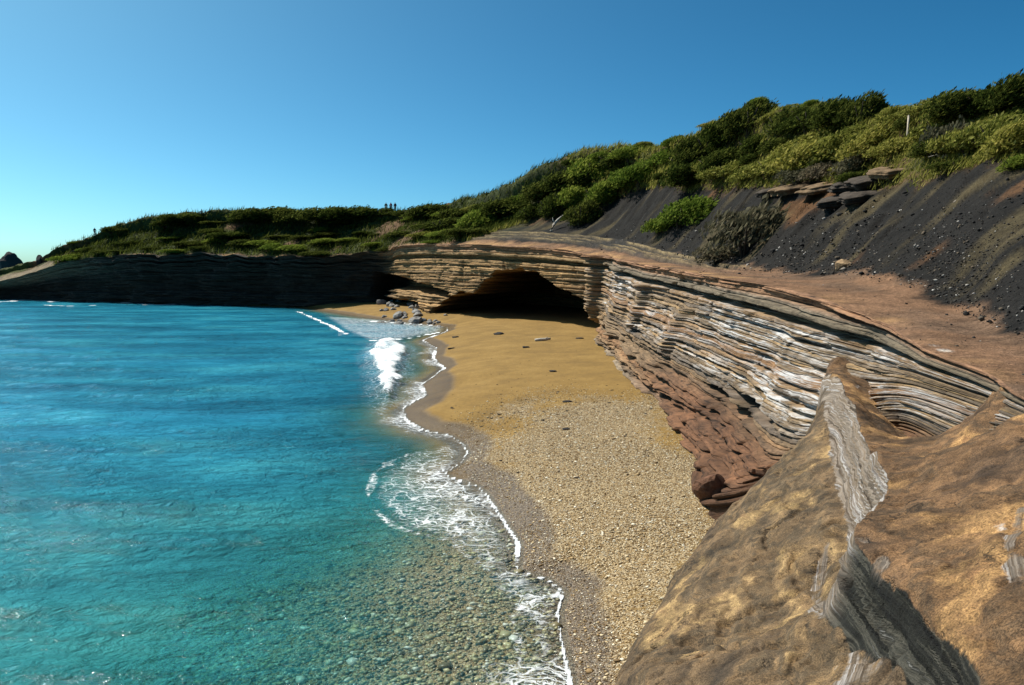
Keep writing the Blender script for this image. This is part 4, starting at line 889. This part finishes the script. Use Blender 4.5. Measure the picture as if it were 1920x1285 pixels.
# undergrowth that fills the slopes
ntry = 0; placed = 0
while placed < 150 and ntry < 4000:
    ntry += 1; i = int(br.integers(0, NH)); j = int(br.integers(0, NC)); t_ = tn[i, j]; p = HV[i, j]
    fr_ = p[1] > 108
    if p[1] < 28 or p[1] > 172 or (fr_ and br.random() < .55): continue
    if fr_:
        if t_ < .5 or t_ > 4.7: continue
    elif t_ < 3.05 or t_ > 5.25: continue
    px_, py_ = proj(p)
    if px_ < 110 or px_ > 1980 or (abs(px_-1700) < 45 and p[1] < POSTY+.5): continue
    if any((p[0]-a)**2+(p[1]-b)**2 < (1.0 if not fr_ else 2.2)**2 for a, b in used_p): continue
    if hc[i, j, 0] > .12 and br.random() < .7: continue
    used_p.append((p[0], p[1])); placed += 1
    w = br.uniform(1.3, 2.6) if not fr_ else br.uniform(2.4, 6.5); h = w*(br.uniform(.32, .5) if not fr_ else br.uniform(.14, .26))
    if px_ > 1690: kd, lb, gp = br.choice(['olive', 'dark']), L5, 'olive bushes right of the post'
    elif px_ > 1280: kd = br.choice(['olive', 'olive', 'bright', 'dark']); lb, gp = (L1, G1) if kd == 'dark' else (L2, G2)
    elif px_ > 760: kd, lb, gp = br.choice(['dark', 'dark', 'bright', 'olive']), L3, G3
    else: kd, lb, gp = br.choice(['dark', 'dark', 'bright']), L4, G4
    zn = [(200, 'near the outer tip of the far headland'), (330, 'right of the lone standing person'), (470, 'on the far headland below the sitting person'), (590, 'just left of the dome thicket'), (700, 'below the dome thicket on the far headland'), (830, 'on the slope below the three standing people'), (940, 'on the low saddle left of the cave arch'), (1050, 'on the hillside directly above the cave'), (1150, 'above the right end of the cave'), (1290, 'at the head of the grey scree tongue'), (1400, 'under the tall dark hump of the crest'), (1520, 'on the slope above the left of the outcrop'), (1690, 'between the outcrop and the post'), (1800, 'just right of the wooden post'), (2000, 'on the rightmost slope above the black scree')]
    zt_ = next(b_ for a_, b_ in zn if px_ < a_)
    cn = {'dark': 'dark green', 'olive': 'yellow green', 'bright': 'bright green'}[str(kd)]
    hh = 'upper' if t_ > 4.2 else ('middle' if t_ > 3.4 else 'lower')
    shrub(Vector(p)-Vector((0, 0, .1)), w, h, kd, f"{'wide' if w > (2.4 if not fr_ else 4.5) else 'small'} {cn} shrub {hh if hh != 'middle' else 'half way up'} {zt_}".replace('upper ', 'high up ').replace('lower ', 'low down '), f'{cn} undergrowth {zt_}')
# grass between the shrubs
def grass():
    ii = rng.integers(0, NH, 420000); jj = rng.integers(0, NC, 420000); p = HV[ii, jj]; t_ = tn[ii, jj]
    px_, _ = proj(p); c_ = hc[ii, jj]
    ok = (px_ > 100) & (px_ < 2000) & (p[:, 1] > 25) & (t_ < 5.4) & np.where(p[:, 1] > 105, t_ > .6, t_ > 2.95) & (rng.random(420000) < np.where(c_[:, 0] > .1, .2, .8)*np.where(p[:, 1] > 110, .4, 1.0))
    p = p[ok][:95000]; n_ = len(p); k = np.clip(p[:, 1:2]/60, .7, 2.2)
    p = p+np.column_stack([rng.normal(0, .3, (n_, 2)), np.full(n_, -.05)])
    a = np.column_stack([rng.normal(.45, .35, n_), rng.normal(0, .35, n_), np.ones(n_)]); s_ = np.column_stack([rng.normal(size=(n_, 2)), np.zeros(n_)]); s_ /= np.linalg.norm(s_, axis=1)[:, None]
    L = rng.uniform(.12, .50, (n_, 1))*k; w_ = .035*k
    V_ = np.stack([p-s_*w_, p+s_*w_, p+a*L], 1).reshape(-1, 3)
    fm3 = np.repeat(p[:, 1] > 106, 3)
    for m_, mt, lb_ in ((~fm3, 'olive', 'pale grass between the shrubs on the near hill'), (fm3, 'dark', 'dark green grass between the scrub on the far headland')):
        vv_ = V_[m_]; tag(link('grass', make_mesh('grass', vv_, np.arange(len(vv_)).reshape(-1, 3), LEAF[mt], smooth=False)), lb_, 'grass', kind='stuff')
grass()

# ------------------------------------------------------------------ people
M_SKIN = simple_material('skin', (.36, .22, .15), .6, .1); M_HAIR = simple_material('hair', (.02, .014, .01), .7, .1)
CL = {n_: simple_material('cloth_'+n_, c_, .9, .15) for n_, c_ in {'navy': (.012, .016, .035), 'black': (.008, .008, .010), 'pink': (.36, .10, .12), 'olive': (.10, .10, .05), 'khaki': (.16, .13, .08), 'pale': (.45, .42, .40)}.items()}
def person(px, py, shirt, trouser, label, pose='stand', yaw=0., lean=0.):
    p = on_crest(px) - Vector((0, 0, .04))
    root = tag(link('person', None), label, 'person'); root.location = p; root.rotation_euler.z = yaw
    if pose == 'stand':
        J = {'pel': (0, 0, .95, .13), 'wai': (0, 0, 1.12, .12), 'che': (0, 0, 1.32, .145), 'nek': (0, 0, 1.48, .055), 'hed': (0, -.01, 1.60, .085), 'top': (0, -.005, 1.72, .07)}
        for s_, n_ in ((-1, 'l'), (1, 'r')):
            J.update({n_+'sh': (s_*.17, 0, 1.42, .062), n_+'el': (s_*.25, .02+lean*s_*.04, 1.15, .045), n_+'wr': (s_*.23+lean*.08, -.10, .93, .032), n_+'hd': (s_*.22+lean*.08, -.13, .83, .036),
                      n_+'hp': (s_*.09, 0, .88, .095), n_+'kn': (s_*.11, -.02, .48, .065), n_+'an': (s_*.12, .02, .08, .042), n_+'to': (s_*.13, -.14, .03, .035)})
    else:
        J = {'pel': (0, 0, .12, .14), 'wai': (0, .02, .30, .13), 'che': (0, .0, .52, .15), 'nek': (0, -.03, .68, .055), 'hed': (0, -.05, .80, .085), 'top': (0, -.05, .92, .07)}
        for s_, n_ in ((-1, 'l'), (1, 'r')):
            J.update({n_+'sh': (s_*.17, 0, .62, .062), n_+'el': (s_*.22, -.18, .42, .045), n_+'wr': (s_*.12, -.36, .44, .034), n_+'hd': (s_*.06, -.42, .44, .036),
                      n_+'hp': (s_*.09, -.05, .11, .095), n_+'kn': (s_*.11, -.42, .42, .065), n_+'an': (s_*.12, -.62, .06, .042), n_+'to': (s_*.13, -.76, .03, .035)})
    names = list(J); E_ = [('pel', 'wai'), ('wai', 'che'), ('che', 'nek'), ('nek', 'hed'), ('hed', 'top')]
    for n_ in 'lr': E_ += [('che', n_+'sh'), (n_+'sh', n_+'el'), (n_+'el', n_+'wr'), (n_+'wr', n_+'hd'), ('pel', n_+'hp'), (n_+'hp', n_+'kn'), (n_+'kn', n_+'an'), (n_+'an', n_+'to')]
    me = bpy.data.meshes.new('tmp'); me.from_pydata([J[n_][:3] for n_ in names], [(names.index(a), names.index(b)) for a, b in E_], [])
    ob = bpy.data.objects.new('tmp', me); COL.objects.link(ob); ob.modifiers.new('s', 'SKIN')
    for i, n_ in enumerate(names):
        sv = me.skin_vertices[0].data[i]; sv.radius = (J[n_][3],)*2; sv.use_root = (n_ == 'pel')
    sub = ob.modifiers.new('d', 'SUBSURF'); sub.levels = 1; sub.render_levels = 1
    dg = bpy.context.evaluated_depsgraph_get(); ev = ob.evaluated_get(dg); bme = bpy.data.meshes.new_from_object(ev); bpy.data.objects.remove(ob)
    bme.materials.clear(); bme.materials.append(M_SKIN)
    for q in bme.polygons: q.use_smooth = True
    link('body', bme, root)
    co = np.array([v.co[:] for v in bme.vertices]); nr = np.array([v.normal[:] for v in bme.vertices])
    jn = np.array([J[n_][:3] for n_ in names]); near = np.array([names[i] for i in ((co[:, None]-jn[None])**2).sum(-1).argmin(1)])
    def cloth(nm, keep, mat, off_):
        mk = np.isin(near, keep); fs = [tuple(q.vertices) for q in bme.polygons if all(mk[i] for i in q.vertices)]
        if not fs: return
        m2 = bpy.data.meshes.new(nm); ids = sorted({i for f in fs for i in f}); rm = {i: k for k, i in enumerate(ids)}
        m2.from_pydata((co[ids]+nr[ids]*off_).tolist(), [], [tuple(rm[i] for i in f) for f in fs]); m2.materials.append(mat)
        for q in m2.polygons: q.use_smooth = True
        link(nm, m2, root)
    cloth('shirt', ['wai', 'che', 'lsh', 'rsh', 'lel', 'rel', 'nek'], CL[shirt], .02)
    cloth('trousers', ['pel', 'lhp', 'rhp', 'lkn', 'rkn', 'lan', 'ran'], CL[trouser], .016)
    cloth('hair', ['top'], M_HAIR, .018)
    return root
person(178, 447, 'navy', 'black', 'person in dark clothes standing alone on the headland tip', yaw=.4)
person(724, 399, 'olive', 'khaki', 'person in olive top, leftmost of three on the headland crest', yaw=.3)
person(733, 399, 'pink', 'black', 'person in pink top, middle of three on the headland crest', yaw=2.8, lean=1)
person(741, 399, 'navy', 'black', 'person in dark clothes, rightmost of three on the headland crest', yaw=-.4)
person(379, 408, 'navy', 'black', 'person in dark clothes sitting on the headland crest', 'sit', yaw=-1.2)
